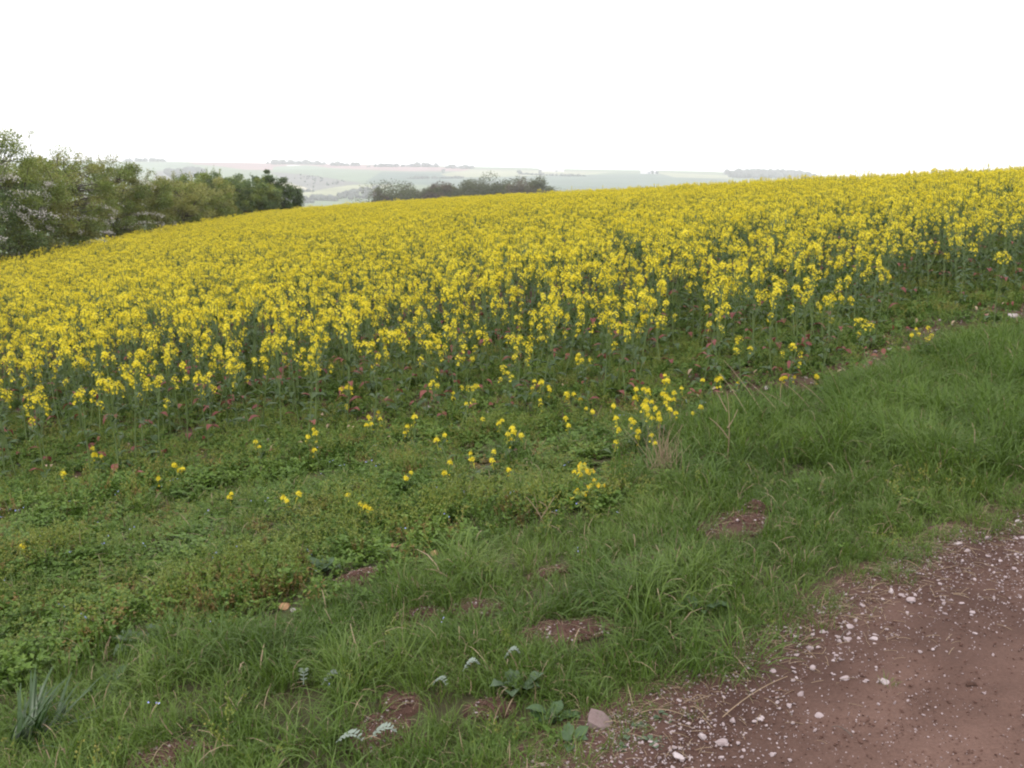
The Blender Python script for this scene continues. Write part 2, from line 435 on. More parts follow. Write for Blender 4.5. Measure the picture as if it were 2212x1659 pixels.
# the hills across the valley, with their crops
far_cols = [('far pasture', (.13, .17, .09)), ('ploughed red earth', (.24, .15, .14)), ('green corn', (.14, .19, .115)), ('blue green corn', (.075, .115, .085)),
            ('rough grazing', (.12, .12, .105)), ('pale ley', (.24, .25, .145)), ('cream stubble', (.34, .31, .20)), ('bare chalk', (.55, .52, .48)), ('plain corn', (.085, .125, .085))]
far_mats = [flat_mat(n_, c_, .18, .012) for n_, c_ in far_cols]
far_poly = [   # corners in the photograph's own pixels (3264 wide)
    (1, [(560, 500), (860, 518), (1100, 524), (1480, 535), (1520, 546), (1300, 546), (1180, 542), (1060, 536), (985, 527), (875, 531), (868, 543), (780, 541), (690, 529), (620, 524)]),
    (7, [(912, 526), (960, 526), (958, 530), (915, 531)]),
    (2, [(868, 543), (875, 531), (985, 527), (1060, 536), (1180, 542), (1220, 546), (1160, 584), (1100, 574), (980, 556)]),
    (3, [(1215, 547), (1450, 550), (1530, 570), (1480, 580), (1400, 590), (1160, 586)]),
    (4, [(860, 548), (980, 557), (1100, 575), (1160, 586), (1110, 590), (1000, 608), (930, 586)]),
    (6, [(860, 575), (930, 586), (1000, 606), (930, 611), (860, 612)]),
    (5, [(930, 611), (1000, 608), (1110, 590), (1250, 588), (1210, 606), (1110, 620), (1060, 634), (930, 640)]),
    (5, [(1500, 540), (1960, 548), (1890, 556), (1640, 562), (1450, 566), (1400, 556)]),
    (8, [(1450, 568), (1640, 563), (1890, 557), (2100, 552), (2300, 565), (2400, 620), (1500, 640), (1400, 600)]),
    (5, [(2080, 548), (2330, 560), (2330, 570), (2150, 565)]),
    (4, [(500, 545), (640, 540), (660, 556), (560, 580), (480, 590)]),
    (2, [(300, 520), (560, 516), (640, 530), (640, 540), (500, 545), (300, 560)]),
]
th = np.concatenate([np.radians(np.arange(-75, -30, 1.5)), np.radians(np.linspace(-30, 14, 420)), np.radians(np.arange(15, 76, 1.5))])
rr = np.concatenate([np.geomspace(85, 900, 30, endpoint=False), np.linspace(900, 3350, 215), np.linspace(3400, 4700, 10)])
TT, RR = np.meshgrid(th, rr)
HX, HY = RR * np.sin(TT), RR * np.cos(TT)
HZ = H(HX, HY) - .35 * (1 - smooth(110, 125, RR))
nx = len(th); i = np.arange(len(rr) - 1)[:, None] * nx; j = np.arange(nx - 1)[None]
F = np.stack([i + j, i + j + 1, i + nx + j + 1, i + nx + j], -1).reshape(-1, 4)
V = np.stack([HX, HY, HZ], -1).reshape(-1, 3)
fc = V[F].mean(1)
fx, fy = px_of(fc[:, 0], fc[:, 1], fc[:, 2]); fx = fx * 3264 / 1024; fy = fy * 3264 / 1024
fx = fx + 5 * fbm(fc[:, 0] / 60, fc[:, 1] / 60, 41, 2)
mi = np.zeros(len(F), int)
for k, poly in far_poly:
    mi[inpoly(fx, fy, poly) & (np.hypot(fc[:, 0], fc[:, 1]) > 900)] = k
hb = MB()
for k in range(len(far_mats)):
    pass
hb.V = [V]; hb.F = [F]; hb.M = [mi]; hb.n = len(V)
tag(link('hills', hb.mesh('hills', far_mats)), kind='structure')

def hill_at(sx, sy):
    """a point of the far hillside from the photograph's own pixels"""
    a, b = sx * 1024 / 3264., sy * 1024 / 3264.
    X = (a - 512) / 1005; Y = (384 - b) / 1005
    cp, sp = math.cos(PITCH), math.sin(PITCH)
    d = np.array([X, cp + Y * sp, -sp + Y * cp]); t = np.linspace(900, 3330, 3000)
    gz = EYE + t * d[2] - H(t * d[0], t * d[1])
    i = int(np.argmax(gz < 0)) if (gz < 0).any() else int(np.argmin(gz))
    return float(t[i] * d[0]), float(t[i] * d[1])

# ================================================================ FAR WOODS, HEDGES AND FARM BUILDINGS
ICO = None
def ico():
    global ICO
    if ICO is None:
        import bmesh
        b = bmesh.new(); bmesh.ops.create_icosphere(b, subdivisions=2, radius=1)
        b.verts.ensure_lookup_table()
        ICO = (np.array([v.co[:] for v in b.verts]), np.array([[v.index for v in f.verts] for f in b.faces])); b.free()
    return ICO

def lump_row(p, q, n, h, wid, seed):
    """a belt of distant trees: uneven crowns side by side"""
    V0, F0 = ico(); mb = MB(); r = np.random.default_rng(seed)
    for k in range(n):
        t = (k + r.uniform(-.3, .3)) / max(n - 1, 1)
        x = p[0] + (q[0] - p[0]) * t + r.normal(0, wid * .3); y = p[1] + (q[1] - p[1]) * t + r.normal(0, wid)
        hh = h * r.uniform(.5, 1.2) * (.5 + .5 * min(1, 6 * t + .2, 6 * (1 - t) + .2)); z = float(H(x, y))
        s = np.array([hh * r.uniform(.5, .8), hh * r.uniform(.5, .8), hh * .62])
        nn = 1 + .22 * fbm(V0[:, 0] * 2.3 + k * 7, V0[:, 1] * 2.3 + V0[:, 2] * 1.7, seed, 3)
        mb.add(V0 * s * nn[:, None] + [x, y, z + hh * .42], F0)
    return mb

woods = [  # left end, right end (photo px), trees, height m, label
    ((395, 515), (525, 513), 26, 9, 'dark belt of trees on the far skyline above the hawthorn hedge'),
    ((855, 523), (1035, 525), 34, 12, 'longest tree belt on the skyline along the red ploughed field'),
    ((1060, 528), (1150, 529), 16, 11, 'thin tree belt on the skyline above the pale green field'),
    ((1178, 532), (1290, 532), 18, 9, 'low tree belt on the skyline above the blue green field'),
    ((1295, 531), (1395, 533), 18, 12, 'tall tree belt on the skyline right of the low belt'),
    ((1420, 536), (1512, 537), 16, 11, 'last tree belt at the right end of the red ploughed field'),
]
for (a, b, n, h, lab) in woods:
    o = link('tree_belt', lump_row(hill_at(*a), hill_at(*b), n, h, 10, int(a[0])).mesh('tree_belt', M['wood'], False))
    tag(o, lab, 'trees', 'tree belts on the far skyline', 'stuff')
hedges = [((1655, 556), (1870, 562), 60, 5, 'dark hedge with a few trees crossing the green hillside'),
          ((1300, 570), (1480, 568), 44, 5, 'thin hedge along the lower edge of the blue green field'),
          ((885, 612), (1000, 611), 30, 5, 'hedge under the cream field right of the nearest hedgerow'),
          ((985, 638), (1075, 640), 34, 8, 'line of bushes on the valley floor below the pale field'),
          ((870, 640), (990, 648), 30, 8, 'scattered bushes on the valley floor beside the hedgerow end')]
for (a, b, n, h, lab) in hedges:
    o = link('distant_hedge', lump_row(hill_at(*a), hill_at(*b), n, h, 4, int(a[0]) + 5).mesh('distant_hedge', M['wood'], False))
    tag(o, lab, 'hedge', 'hedges on the far hillside', 'stuff')
def wood_patch(poly, n, h, lab, seed):
    V0, F0 = ico(); mb = MB(); r = np.random.default_rng(seed); poly = [hill_at(*p) for p in poly]
    P = np.array(poly); k = 0
    while k < n:
        x, y = r.uniform(P.min(0), P.max(0))
        if not inpoly(np.array([x]), np.array([y]), poly)[0]: continue
        hh = h * r.uniform(.7, 1.2); s = np.array([hh * r.uniform(.5, .75), hh * r.uniform(.5, .75), hh * .6])
        nn = 1 + .22 * fbm(V0[:, 0] * 2.3 + k * 7, V0[:, 1] * 2.3 + V0[:, 2] * 1.7, seed, 3)
        mb.add(V0 * s * nn[:, None] + [x, y, float(H(x, y)) + hh * .42], F0); k += 1
    o = link('distant_wood', mb.mesh('distant_wood', M['wood'], False)); tag(o, lab, 'wood', None, 'stuff')
wood_patch([(1060, 634), (1120, 612), (1215, 600), (1200, 640)], 70, 6, 'purple grey wood on the valley side behind the copse', 61)
wood_patch([(520, 550), (640, 544), (650, 556), (560, 572)], 90, 11, 'grey wood on the far hillside above the hedgerow', 62)
wood_patch([(2310, 556), (2400, 548), (2560, 556), (2600, 566), (2330, 568)], 130, 14, 'long low wood on the skyline above the crop at right', 63)
wood_patch([(890, 556), (1000, 560), (1120, 580), (1000, 600)], 42, 3.0, 'scrub bushes dotted over rough grazing on the far hillside', 64)
for sx, sy, lab in ((2080, 556, 'dark tree right beside the lone white farm building'), (2094, 557, 'second dark tree right of the lone white farm building'), (1655, 556, 'lone tree at the left end of the dark far hedge'), (1722, 557, 'rounded tree standing in the dark far hedge'), (1413, 552, 'small lone tree on the hillside below the red field')):
    p = hill_at(sx, sy); V0, F0 = ico()
    t = empty('distant_tree', (p[0], p[1], float(H(*p))))
    tag(t, lab, 'tree')
    cm = MB()
    for q in range(5):
        cm.add(V0 * (1 + .25 * fbm(V0[:, 0] * 2 + q, V0[:, 1] * 2 + V0[:, 2], 3, 2))[:, None] * rng.uniform(2.4, 3.6) + [rng.normal(0, 2), rng.normal(0, 2), 6.5 + rng.normal(0, 1.5)], F0)
    link('crown', cm.mesh('crown', M['wood'], False), t); link('trunk', MB().add(*tube([(0, 0, -.5), (0, 0, 3), (.2, 0, 6)], [.5, .4, .3], 6)).mesh('trunk', M['bark']), t)

M['white_wall'] = flat_mat('white wall', (.62, .60, .60), .05); M['pale_roof'] = flat_mat('pale roof', (.62, .60, .62), .08)
def barn(sx, sy, L, W, Hh, rz, lab):
    p = hill_at(sx, sy); z = float(H(*p)) - .5
    t = empty('farm_building', (p[0], p[1], z), rz); tag(t, lab, 'building')
    l, w_ = L / 2, W / 2; e = Hh * .6
    V = [(-l, -w_, 0), (l, -w_, 0), (l, w_, 0), (-l, w_, 0), (-l, -w_, e), (l, -w_, e), (l, w_, e), (-l, w_, e), (-l, 0, Hh), (l, 0, Hh)]
    mb = MB().add(V, [[0, 1, 5, 4], [2, 3, 7, 6]]); mb.add(V, [[1, 2, 6], [3, 0, 4]]); mb.add(V, [[1, 6, 5], [3, 4, 7]]); mb.add(V, [[5, 6, 9], [7, 4, 8]])
    link('wall', mb.mesh('wall', M['white_wall'], False), t)
    o_ = .5
    R = np.array([(-l - o_, -w_ - o_, e - .1), (l + o_, -w_ - o_, e - .1), (l + o_, 0, Hh + .15), (-l - o_, 0, Hh + .15), (l + o_, w_ + o_, e - .1), (-l - o_, w_ + o_, e - .1)])
    rb = MB().add(np.concatenate([R, R + [0, 0, .25]]), [[0, 1, 2, 3], [3, 2, 4, 5], [6, 7, 8, 9], [9, 8, 10, 11], [0, 1, 7, 6], [4, 5, 11, 10], [0, 3, 9, 6], [3, 5, 11, 9], [1, 2, 8, 7], [2, 4, 10, 8]])
    link('roof', rb.mesh('roof', M['pale_roof'], False), t)
    M.setdefault('door', flat_mat('barn door', (.2, .22, .24)))
    dr = MB().add([(-3, -w_ - .06, 0), (3, -w_ - .06, 0), (3, -w_ - .06, e * .8), (-3, -w_ - .06, e * .8)], [[0, 1, 2, 3]])
    link('door', dr.mesh('door', M['door'], False), t)
barn(1752, 547, 60, 22, 11, .05, 'long white farm building left of its twin on the far hill')
barn(1772, 548, 44, 20, 10, .1, 'shorter white farm building right of its twin on the far hill')
barn(2068, 554, 42, 20, 11, 0, 'white farm building standing alone above the crop at right')

# ================================================================ TREES AND BUSHES
def woody(name, base, w_, d_, h, mats, n_clumps, per, leaf, clump_r, label, cat, group=None, blossom=0, sprigs=0, stems=6, low=.12, shape=1., trunk_h=0., lean=(0, 0), power=2.6):
    """a bush or tree: stems, limbs running to uneven clumps of leaves, shoots above the outline"""
    x, y = base; z = float(H(x, y)) - .05
    root = empty(name, (x, y, z)); tag(root, label, cat, group)
    tr = MB(); cr = MB()
    # clump centres in an uneven envelope, denser towards its skin
    c = []
    while len(c) < n_clumps:
        p = rng.uniform(-1, 1, 3); rad = (np.abs(p) ** power).sum() ** (1 / power)
        if rad > 1 or rad < rng.uniform(.1, .8): continue
        az = math.atan2(p[1], p[0])
        k = .82 + .28 * math.sin(3 * az + x) * .5 + .3 * fbm(np.array([p[0] * 1.7 + x]), np.array([p[2] * 1.7 + y]), 4, 2)[0]
        k = min(k, 1.06); q = np.array([p[0] * w_ / 2 * k, p[1] * d_ / 2 * k, h * (low + (1 - low) * (p[2] * .5 * k * shape + .5))])
        q[0] += lean[0] * q[2] / h; q[1] += lean[1] * q[2] / h
        c.append(q)
    c = np.array(c)
    starts = []
    for s in range(stems):
        a = rng.uniform(0, 6.28); sp = rng.uniform(.05, .3)
        top = np.array([math.cos(a) * w_ * sp, math.sin(a) * d_ * sp, h * rng.uniform(.45, .75)])
        b0 = np.array([math.cos(a) * .12 * (trunk_h == 0), math.sin(a) * .12 * (trunk_h == 0), 0])
        ln = curve(b0, top, rng.normal(0, .04 * h, 3) * [1, 1, 0], 7)
        r0 = .028 * h * rng.uniform(.5, 1) * (.6 if trunk_h == 0 else 1)
        tr.add(*tube(ln, np.linspace(r0, r0 * .3, 7), 6)); starts.append(ln)
    if trunk_h:
        tr.add(*tube([(0, 0, -.3), (0, 0, trunk_h * .5), (.1, 0, trunk_h)], [.05 * h, .035 * h, .03 * h], 8))
    SP = np.concatenate([s[2:] for s in starts])
    for q in c:
        i = int(np.argmin(np.linalg.norm(SP - q, axis=1) + 1.2 * np.maximum(SP[:, 2] - q[2], 0)))
        tr.add(*tube(curve(SP[i], q, rng.normal(0, .05, 3) * h * .3 + [0, 0, .03 * h], 4), np.array([.010, .007, .005, .002]) * h * .6, 3))
    for q in c:
        n = int(per * rng.uniform(.5, 1.4)); R = clump_r * rng.uniform(.6, 1.35)
        off = rand_dirs(n) * (rng.uniform(0, 1, (n, 1)) ** .4) * rng.uniform(.8, 1.12, (n, 1)) * R * [1.1, 1.1, .75]
        N = unit(rng.normal(0, .7, (n, 3)) + [0, 0, .9])
        D = unit(off + rng.normal(0, .4, (n, 3)) * R + [0, 0, .1 * R])
        cr.add(*diamonds(q + off, D, N, leaf * rng.uniform(.7, 1.4, n), leaf * rng.uniform(.5, .85, n)), rng.integers(0, len(mats)))
    for s in range(sprigs):
        a = rng.uniform(0, 6.28); rr_ = math.sqrt(rng.uniform(0, .7)); k = math.sqrt(1 - rr_ * rr_)
        p = np.array([math.cos(a) * rr_ * w_ / 2, math.sin(a) * rr_ * d_ / 2, h * (low + (1 - low) * (.5 + .46 * k))])
        ln = curve(p - [0, 0, .3], p + [rng.normal(0, .25) , rng.normal(0, .2), rng.uniform(.1, .5)], rng.normal(0, .06, 3), 6)
        tr.add(*tube(ln, np.linspace(.012, .004, 6), 3))
        n = 60; ii = rng.uniform(1, 5, n); L0 = np.floor(ii).astype(int); f = (ii - L0)[:, None]
        L1 = np.minimum(L0 + 1, 5)
        pp = ln[L0] * (1 - f) + ln[L1] * f + rng.normal(0, .055, (n, 3))
        cr.add(*diamonds(pp, rand_dirs(n), rand_dirs(n) + [0, 0, .6], leaf * rng.uniform(.6, 1.1, n), leaf * rng.uniform(.4, .7, n)), rng.integers(0, len(mats)))
    link('trunk', tr.mesh('trunk', M['bark']), root)
    link('crown', cr.mesh('crown', mats, False), root)
    if blossom:
        bl = MB()
        for s in range(blossom):
            # flowering sprays lie along the upper side of outer boughs, on the side towards the track
            a = rng.uniform(-2.9, -.2) + (rng.uniform(0, 1) < .15) * 2
            el = rng.uniform(-.55, .55)
            p = np.array([math.cos(a) * math.cos(el) * w_ / 2 * .93, math.sin(a) * math.cos(el) * d_ / 2 * .93, h * (low + (1 - low) * (.5 + .5 * math.sin(el)))])
            out = unit(np.array([math.cos(a + rng.normal(0, .8)), math.sin(a + rng.normal(0, .8)), rng.uniform(-.5, .1)]))
            n = int(rng.uniform(90, 190)); t = rng.uniform(-.75, .75, n) * rng.uniform(.6, 1.1)
            pp = p + out * t[:, None] - np.array([0, 0, 1.]) * (.28 * t * t)[:, None] + rng.normal(0, 1, (n, 3)) * [.06, .06, .035]
            bl.add(*diamonds(pp, rand_dirs(n), unit(rand_dirs(n) * .7 + [0, -.3, 1]), rng.uniform(.028, .052, n), rng.uniform(.028, .048, n), .05))
        link('blossom', bl.mesh('blossom', M['blossom'], False), root)
    return root

HG = 'bushes of the hedgerow beyond the crop'
haw, pale, dark = M['haw'], M['haw_pale'], M['haw_dark']
def hx(px, d):   # a place in the hedge: photo column (2212 wide) at distance d
    return ((px * 1024 / 2212 - 512) / 1005 * d * math.cos(PITCH) , d)
hedge = [  # right edge (photo column), distance, width, row of the crown's top, leaves, clumps, per clump, leaf size, blossom, sprigs, label
    (20, 27, 4.4, 315, [haw, dark], 190, 175, 0.062, 16, 4, 'flowering hawthorn half cut off by the left edge of the photo'),
    (112, 30, 3.6, 302, [haw, haw, dark], 190, 202, 0.06, 30, 7, 'tallest hawthorn, white with blossom, at the left end of the hedgerow'),
    (165, 32.5, 3.0, 338, [haw, pale], 150, 175, 0.062, 14, 5, 'hawthorn with bare shoots and blossom right of the tallest one'),
    (240, 36, 3.2, 342, [haw, pale], 170, 189, 0.062, 7, 5, 'round pale green hawthorn with blossom low on its right side'),
    (330, 41, 3.4, 356, [pale, haw], 180, 189, 0.065, 11, 7, 'yellow green hawthorn with white sprays down its left side'),
    (385, 46, 3.3, 383, [haw, pale], 170, 189, 0.07, 3, 4, 'plain green bush between two taller yellow green ones'),
    (440, 52, 3.6, 392, [pale, pale, haw], 170, 189, 0.075, 2, 4, 'greyish green thin-leaved bush in the middle of the hedgerow'),
    (492, 59, 3.8, 392, [haw, pale], 170, 189, 0.085, 0, 4, 'olive green bush in front of the dark one with a bare twig'),
    (545, 66, 4.0, 378, [dark, haw], 180, 189, 0.095, 0, 5, 'dark green bush with one bare twig sticking up'),
    (638, 74, 3.7, 379, [dark], 190, 229, 0.1, 0, 1, 'rounded dark green tree closing the right end of the hedgerow'),
    (600, 70, 3.9, 384, [dark, haw], 170, 202, 0.1, 0, 2, 'dark green bush joining the rounded tree at the right end of the hedgerow'),
    (490, 70, 4.2, 381, [dark, haw], 150, 189, 0.1, 0, 5, 'dark green bush rising behind the paler ones in mid hedge'),
]
for (px, d, w_, row, mats, nc, per, lf, bl, sg, lab) in hedge:
    x, y = hx(px, d); x -= w_ * .5
    h = EYE + (180 - row * 1024 / 2212) / 1005 * d - float(H(x, y)) + .05; h *= 1.09; w_ *= 1.16
    woody('hedge_bush', (x, y), w_ * .92, w_ * 1.15, h, mats, nc, per, lf, .27 * (w_ / 3.5) ** .5, lab, 'bush', HG, bl, sg, low=.02)

copse = [  # column (3264 wide), distance, width, height above its foot, bronze?, label
    (1222, 285, 8, 9.6, 1, 'small bronze tree at the left end of the copse'), (1262, 292, 20, 13.2, 0, 'broad olive tree near the left end of the copse'),
    (1325, 300, 14, 12.2, 1, 'bronze tree right of the broad olive one in the copse'), (1360, 305, 12, 11.8, 1, 'low bronze tree in a dip of the copse'),
    (1395, 300, 11, 14.0, 1, 'pointed brown tree left of the middle of the copse'), (1425, 296, 12, 14.2, 1, 'dark brown tree in the middle of the copse'),
    (1478, 300, 15, 15.2, 0, 'olive brown tree with a ragged top in mid copse'), (1525, 305, 14, 16.0, 0, 'olive tree right of the ragged one in the copse'),
    (1570, 300, 13, 16.2, 0, 'green tree in the right half of the copse'), (1600, 303, 12, 15.8, 1, 'brown tree between two greener ones in the right half of the copse'),
    (1660, 298, 14, 18.4, 1, 'tallest tree of the copse, rounded and brownish'), (1632, 306, 10, 16.2, 0, 'narrow green tree left of the tallest one in the copse'),
    (1715, 300, 14, 17.4, 0, 'rounded olive tree near the right end of the copse'), (1748, 304, 9, 16.6, 0, 'small green tree closing the right end of the copse'),
]
tops = {1222: 611, 1262: 590, 1325: 599, 1360: 605, 1395: 588, 1425: 587, 1478: 583, 1525: 582, 1570: 580, 1600: 580, 1632: 580, 1660: 572, 1715: 581, 1748: 588}   # photo rows of the crowns' tops
for (sx, d, w_, h, br, lab) in copse:
    x = (sx * 1024 / 3264 - 512) / 1005 * d
    h = EYE + (180 - tops[sx] * 1024 / 3264) / 1005 * d - float(H(x, d)); h *= 1.07; w_ *= .98
    woody('copse_tree', (x, d), w_, w_, h, [M['bronze'] if br else M['olive'], M['olive']] if br else [M['olive']], 110, 190, .37, .13 * w_ + .1, lab, 'tree', 'trees of the copse beyond the crest', stems=5, low=.2, trunk_h=h * .3, power=2.1)
for sx, d, w_, top, lab in ((1075, 300, 7, 650, 'small dark bush peeping over the crop left of the copse'), (1110, 305, 8, 647, 'second small bush peeping over the crop beside the copse'),
                          (1835, 310, 9, 607, 'low bush over the crop right of the copse'),):
    x = (sx * 1024 / 3264 - 512) / 1005 * d; h = EYE + (180 - top * 1024 / 3264) / 1005 * d - float(H(x, d))
    woody('field_bush', (x, d), w_, w_, h, [M['olive'], M['haw_dark']], 50, 46, .5, .9, lab, 'bush', None, stems=4)

# ================================================================ RAPESEED
def flower_head(r=.034, h=.055, n=24, pods=6, loose=9):
    """a raceme: a dome of open flowers under the buds, a few older flowers down the stalk"""
    mb = MB()
    k = np.arange(n); a = k * 2.39996 + rng.uniform(0, 6); t = (k + .5) / n
    rad = r * np.sqrt(1 - (1 - t) ** 1.6) * rng.uniform(.8, 1.15, n); z = h * (1 - t ** 1.4) * rng.uniform(.9, 1.1, n) - .012
    if loose:
        k2 = rng.uniform(0, 1, loose); a = np.concatenate([a, rng.uniform(0, 6.28, loose)]); t = np.concatenate([t, np.full(loose, .9)])
        rad = np.concatenate([rad, r * rng.uniform(.5, 1.0, loose)]); z = np.concatenate([z, -.015 - .06 * k2]); n += loose
    C = np.stack([np.cos(a) * rad, np.sin(a) * rad, z], 1)
    N = unit(np.stack([np.cos(a) * (.25 + t), np.sin(a) * (.25 + t), 1.1 - .7 * t], 1) + rng.normal(0, .25, (n, 3)))
    mb.add(*flowers(C, N, rng.uniform(.0075, .0105, n)), 0)
    nb = 8; a = rng.uniform(0, 6.28, nb); rb = rng.uniform(0, .010, nb)
    Cb = np.stack([np.cos(a) * rb, np.sin(a) * rb, h - .008 + rng.uniform(-.003, .008, nb)], 1)
    mb.add(*diamonds(Cb, np.tile([0, 0, 1.], (nb, 1)) + rng.normal(0, .3, (nb, 3)), rand_dirs(nb), .009, .006), 1)
    mb.add(*tube([(0, 0, -.07), (0, 0, -.02), (0, 0, h - .01)], [.0022, .002, .0012], 4), 1)
    for p in range(pods):
        a = rng.uniform(0, 6.28); z = rng.uniform(-.065, -.015); L = rng.uniform(.018, .04)
        d = np.array([math.cos(a) * .8, math.sin(a) * .8, .6])
        mb.add(*tube([np.array([0, 0, z]), np.array([0, 0, z]) + d * L], [.0011, .0008], 3), 1)
    return mb

HEADS = [flower_head(r=rng.uniform(.015, .027), h=rng.uniform(.022, .046), n=int(rng.integers(8, 17)), loose=int(rng.integers(1, 7))) for _ in range(9)]
SMALLH = [flower_head(r=.016, h=.020, n=int(rng.integers(12, 18)), pods=3, loose=1) for _ in range(3)]
HEAD_ME = [h.mesh('flower_head', [M['petal'], M['bud']], False) for h in HEADS]
SMALL_ME = [h.mesh('flower_head', [M['petal'], M['bud']], False) for h in SMALLH]

def plant_spec(h, n_heads, spread, n_leaves, red=0., low_branch=.45, straggle=0.):
    """stems, leaves and the places of the flower heads of one plant"""
    st = MB(); heads = []; leaves = []
    top = np.array([rng.normal(0, .04), rng.normal(0, .04), h])
    main = curve((0, 0, -.02), top, [rng.normal(0, .015), rng.normal(0, .015), 0], 8)
    st.add(*tube(main, np.linspace(.0055, .002, 8), 5)); heads.append((top, 1.05))
    for k in range(n_heads - 1):
        t = rng.uniform(low_branch, .85); i = t * 7; i0 = int(i); p = main[i0] + (main[min(i0 + 1, 7)] - main[i0]) * (i - i0)
        a = k * 2.4 + rng.normal(0, .4); rr_ = spread * rng.uniform(.4, 1.05)
        e = np.array([p[0] + math.cos(a) * rr_, p[1] + math.sin(a) * rr_, max(p[2] + .06, h * (1.0 - (.2 + straggle) * rng.uniform(0, 1) ** 1.6))])
        ln = curve(p, e, [math.cos(a) * rr_ * .12, math.sin(a) * rr_ * .12, -.03 * h], 5)
        st.add(*tube(ln, np.linspace(.003, .0015, 5), 4)); heads.append((e, rng.uniform(.65, 1.0)))
        if rng.uniform() < .7: leaves.append((p, a, rng.uniform(.05, .08), .018, .9, .5, False))
    for k in range(n_leaves):
        t = rng.uniform(.08, .85); p = main[int(t * 7)]
        L = .085 * (1 - t) + .045 * rng.uniform(.8, 1.3)
        leaves.append((p, k * 2.4 + rng.normal(0, .5), L, L * (.36 if t < .5 else .27), rng.uniform(.3, .9), rng.uniform(1.1, 2.2), rng.uniform() < red * (1.6 - 2 * t)))
    return st, heads, leaves

def joined_plant(spec):
    st, heads, leaves = spec; mb = MB()
    def put(src, T, s, m0):
        for V, F, Mi in zip(src.V, src.F, src.M):
            pass
    V = np.concatenate(st.V); 
    for v, f, m in zip(st.V, st.F, st.M): pass
    tmp = MB(); tmp.V = list(st.V); tmp.F = list(st.F); tmp.M = [np.full(len(f), 2) for f in st.F]; tmp.n = st.n
    for p, s in heads:
        h = HEADS[int(rng.integers(len(HEADS)))]; n0 = tmp.n
        a = rng.uniform(0, 6.28); R = np.array([[math.cos(a), -math.sin(a), 0], [math.sin(a), math.cos(a), 0], [0, 0, 1]])
        tmp.V.append((np.concatenate(h.V) @ R.T) * s + p)
        for f, m in zip(h.F, h.M): tmp.F.append(f + n0); tmp.M.append(m)
        tmp.n += h.n
    for (p, a, L, W, up, dr, red) in leaves:
        V, F = big_leaf(p, a, L, W, up, dr, .12, 5); tmp.add(V, F, 4 if red else 3)
    return tmp
PL_MATS = [M['petal'], M['bud'], M['stem'], M['rape_leaf'], M['red_leaf']]

# where the crop's plants stand
sp = .212
gx_, gy_ = np.meshgrid(np.arange(-19, 42, sp), np.arange(6, 74, sp))
X = (gx_ + rng.uniform(-.5, .5, gx_.shape) * sp * 1.15).ravel(); Y = (gy_ + rng.uniform(-.5, .5, gx_.shape) * sp * 1.15).ravel()
ed = Y - crop_edge(X) - .12 * fbm(X / .6, Y * 0, 51, 2)
keep = ((ed > 0) | ((ed > -.55) & (rng.uniform(0, 1, X.shape) < np.where(np.abs(X - .4) < 1.2, .30, .15)))) & (X > -13.6 - .04 * (Y - 30) + .3 * fbm(Y / 2, Y * 0, 52, 2)) & (np.abs(X) < Y * .60 + 2.5) & (Y < 42 + np.clip(20 - X, 0, 32))
thin = (.62 + .38 * smooth(.3, 2., ed)) * (1 - .55 * smooth(1.6, 3.2, X) * (1 - smooth(.5, 1.5, ed)))
keep &= rng.uniform(0, 1, X.shape) < thin
X, Y, ed = X[keep], Y[keep], ed[keep]
HT = (.60 + .13 * smooth(.1, 2.6, ed)) * (1 + .16 * fbm(X / 1.1, Y / 1.1, 53, 3)) * rng.uniform(.80, 1.12, len(X)) * np.where(ed < 0, .62, 1)
HT *= 1 - .22 * (1 - smooth(.0, .7, ed)) * smooth(1., 3., X)
lone = rng.uniform(0, 1, len(X)) < .012
HT = np.where(lone, HT * 1.14, HT)
view = np.abs(X) < Y * .53
dist = np.hypot(X, Y) + np.where(view, 0, 100)
order = np.argsort(dist)
near_i, rest_i = order[:285], order[285:]

# the nearest plants, one by one
specs = [plant_spec(.62, int(rng.integers(3, 8)), .085, int(rng.integers(9, 12)), red=.2, straggle=.18) for _ in range(10)]
protos = []
for sp_ in specs:
    st, heads, leaves = sp_
    r_ = empty('rapeseed_plant', (0, 0, 0)); kids = [link('stem', st.mesh('stem', M['stem']), r_)]
    for p, s in heads:
        o = link('flower_head', HEAD_ME[int(rng.integers(len(HEAD_ME)))], r_); o.location = p; o.scale = (s,) * 3
        o.rotation_euler = (rng.normal(0, .15), rng.normal(0, .15), rng.uniform(0, 6.28)); kids.append(o)
    for (p, a, L, W, up, dr, red) in leaves:
        V, F = big_leaf((0, 0, 0), a, L, W, up, dr, .12, 5)
        o = link('leaf', MB().add(V, F).mesh('leaf', M['red_leaf'] if red else M['rape_leaf']), r_); o.location = p
        if red: o['label'] = 'reddened withering leaf'
        kids.append(o)
    protos.append((r_, kids))
GR = 'rapeseed plants along the near edge of the crop'
used = set()
for n_, i in enumerate(near_i):
    k = int(rng.integers(len(protos))); r_, kids = protos[k]
    if k in used:
        c = r_.copy(); sc.collection.objects.link(c)
        for o in kids:
            d = o.copy(); sc.collection.objects.link(d); d.parent = c
    else: used.add(k); c = r_
    s = HT[i] / .62
    c.location = (X[i], Y[i], float(ground_z(X[i], Y[i]))); c.rotation_euler = (rng.normal(0, .06), rng.normal(0, .06), rng.uniform(0, 6.28))
    c.scale = (.5 + .5 * s, .5 + .5 * s, s)
    if ed[i] < 0: tag(c, 'short rapeseed plant standing a little in front of the crop edge', 'plant', 'short rapeseed plants just in front of the crop')
    else: tag(c, 'tall rapeseed plant in yellow flower at the near edge of the crop', 'plant', GR)

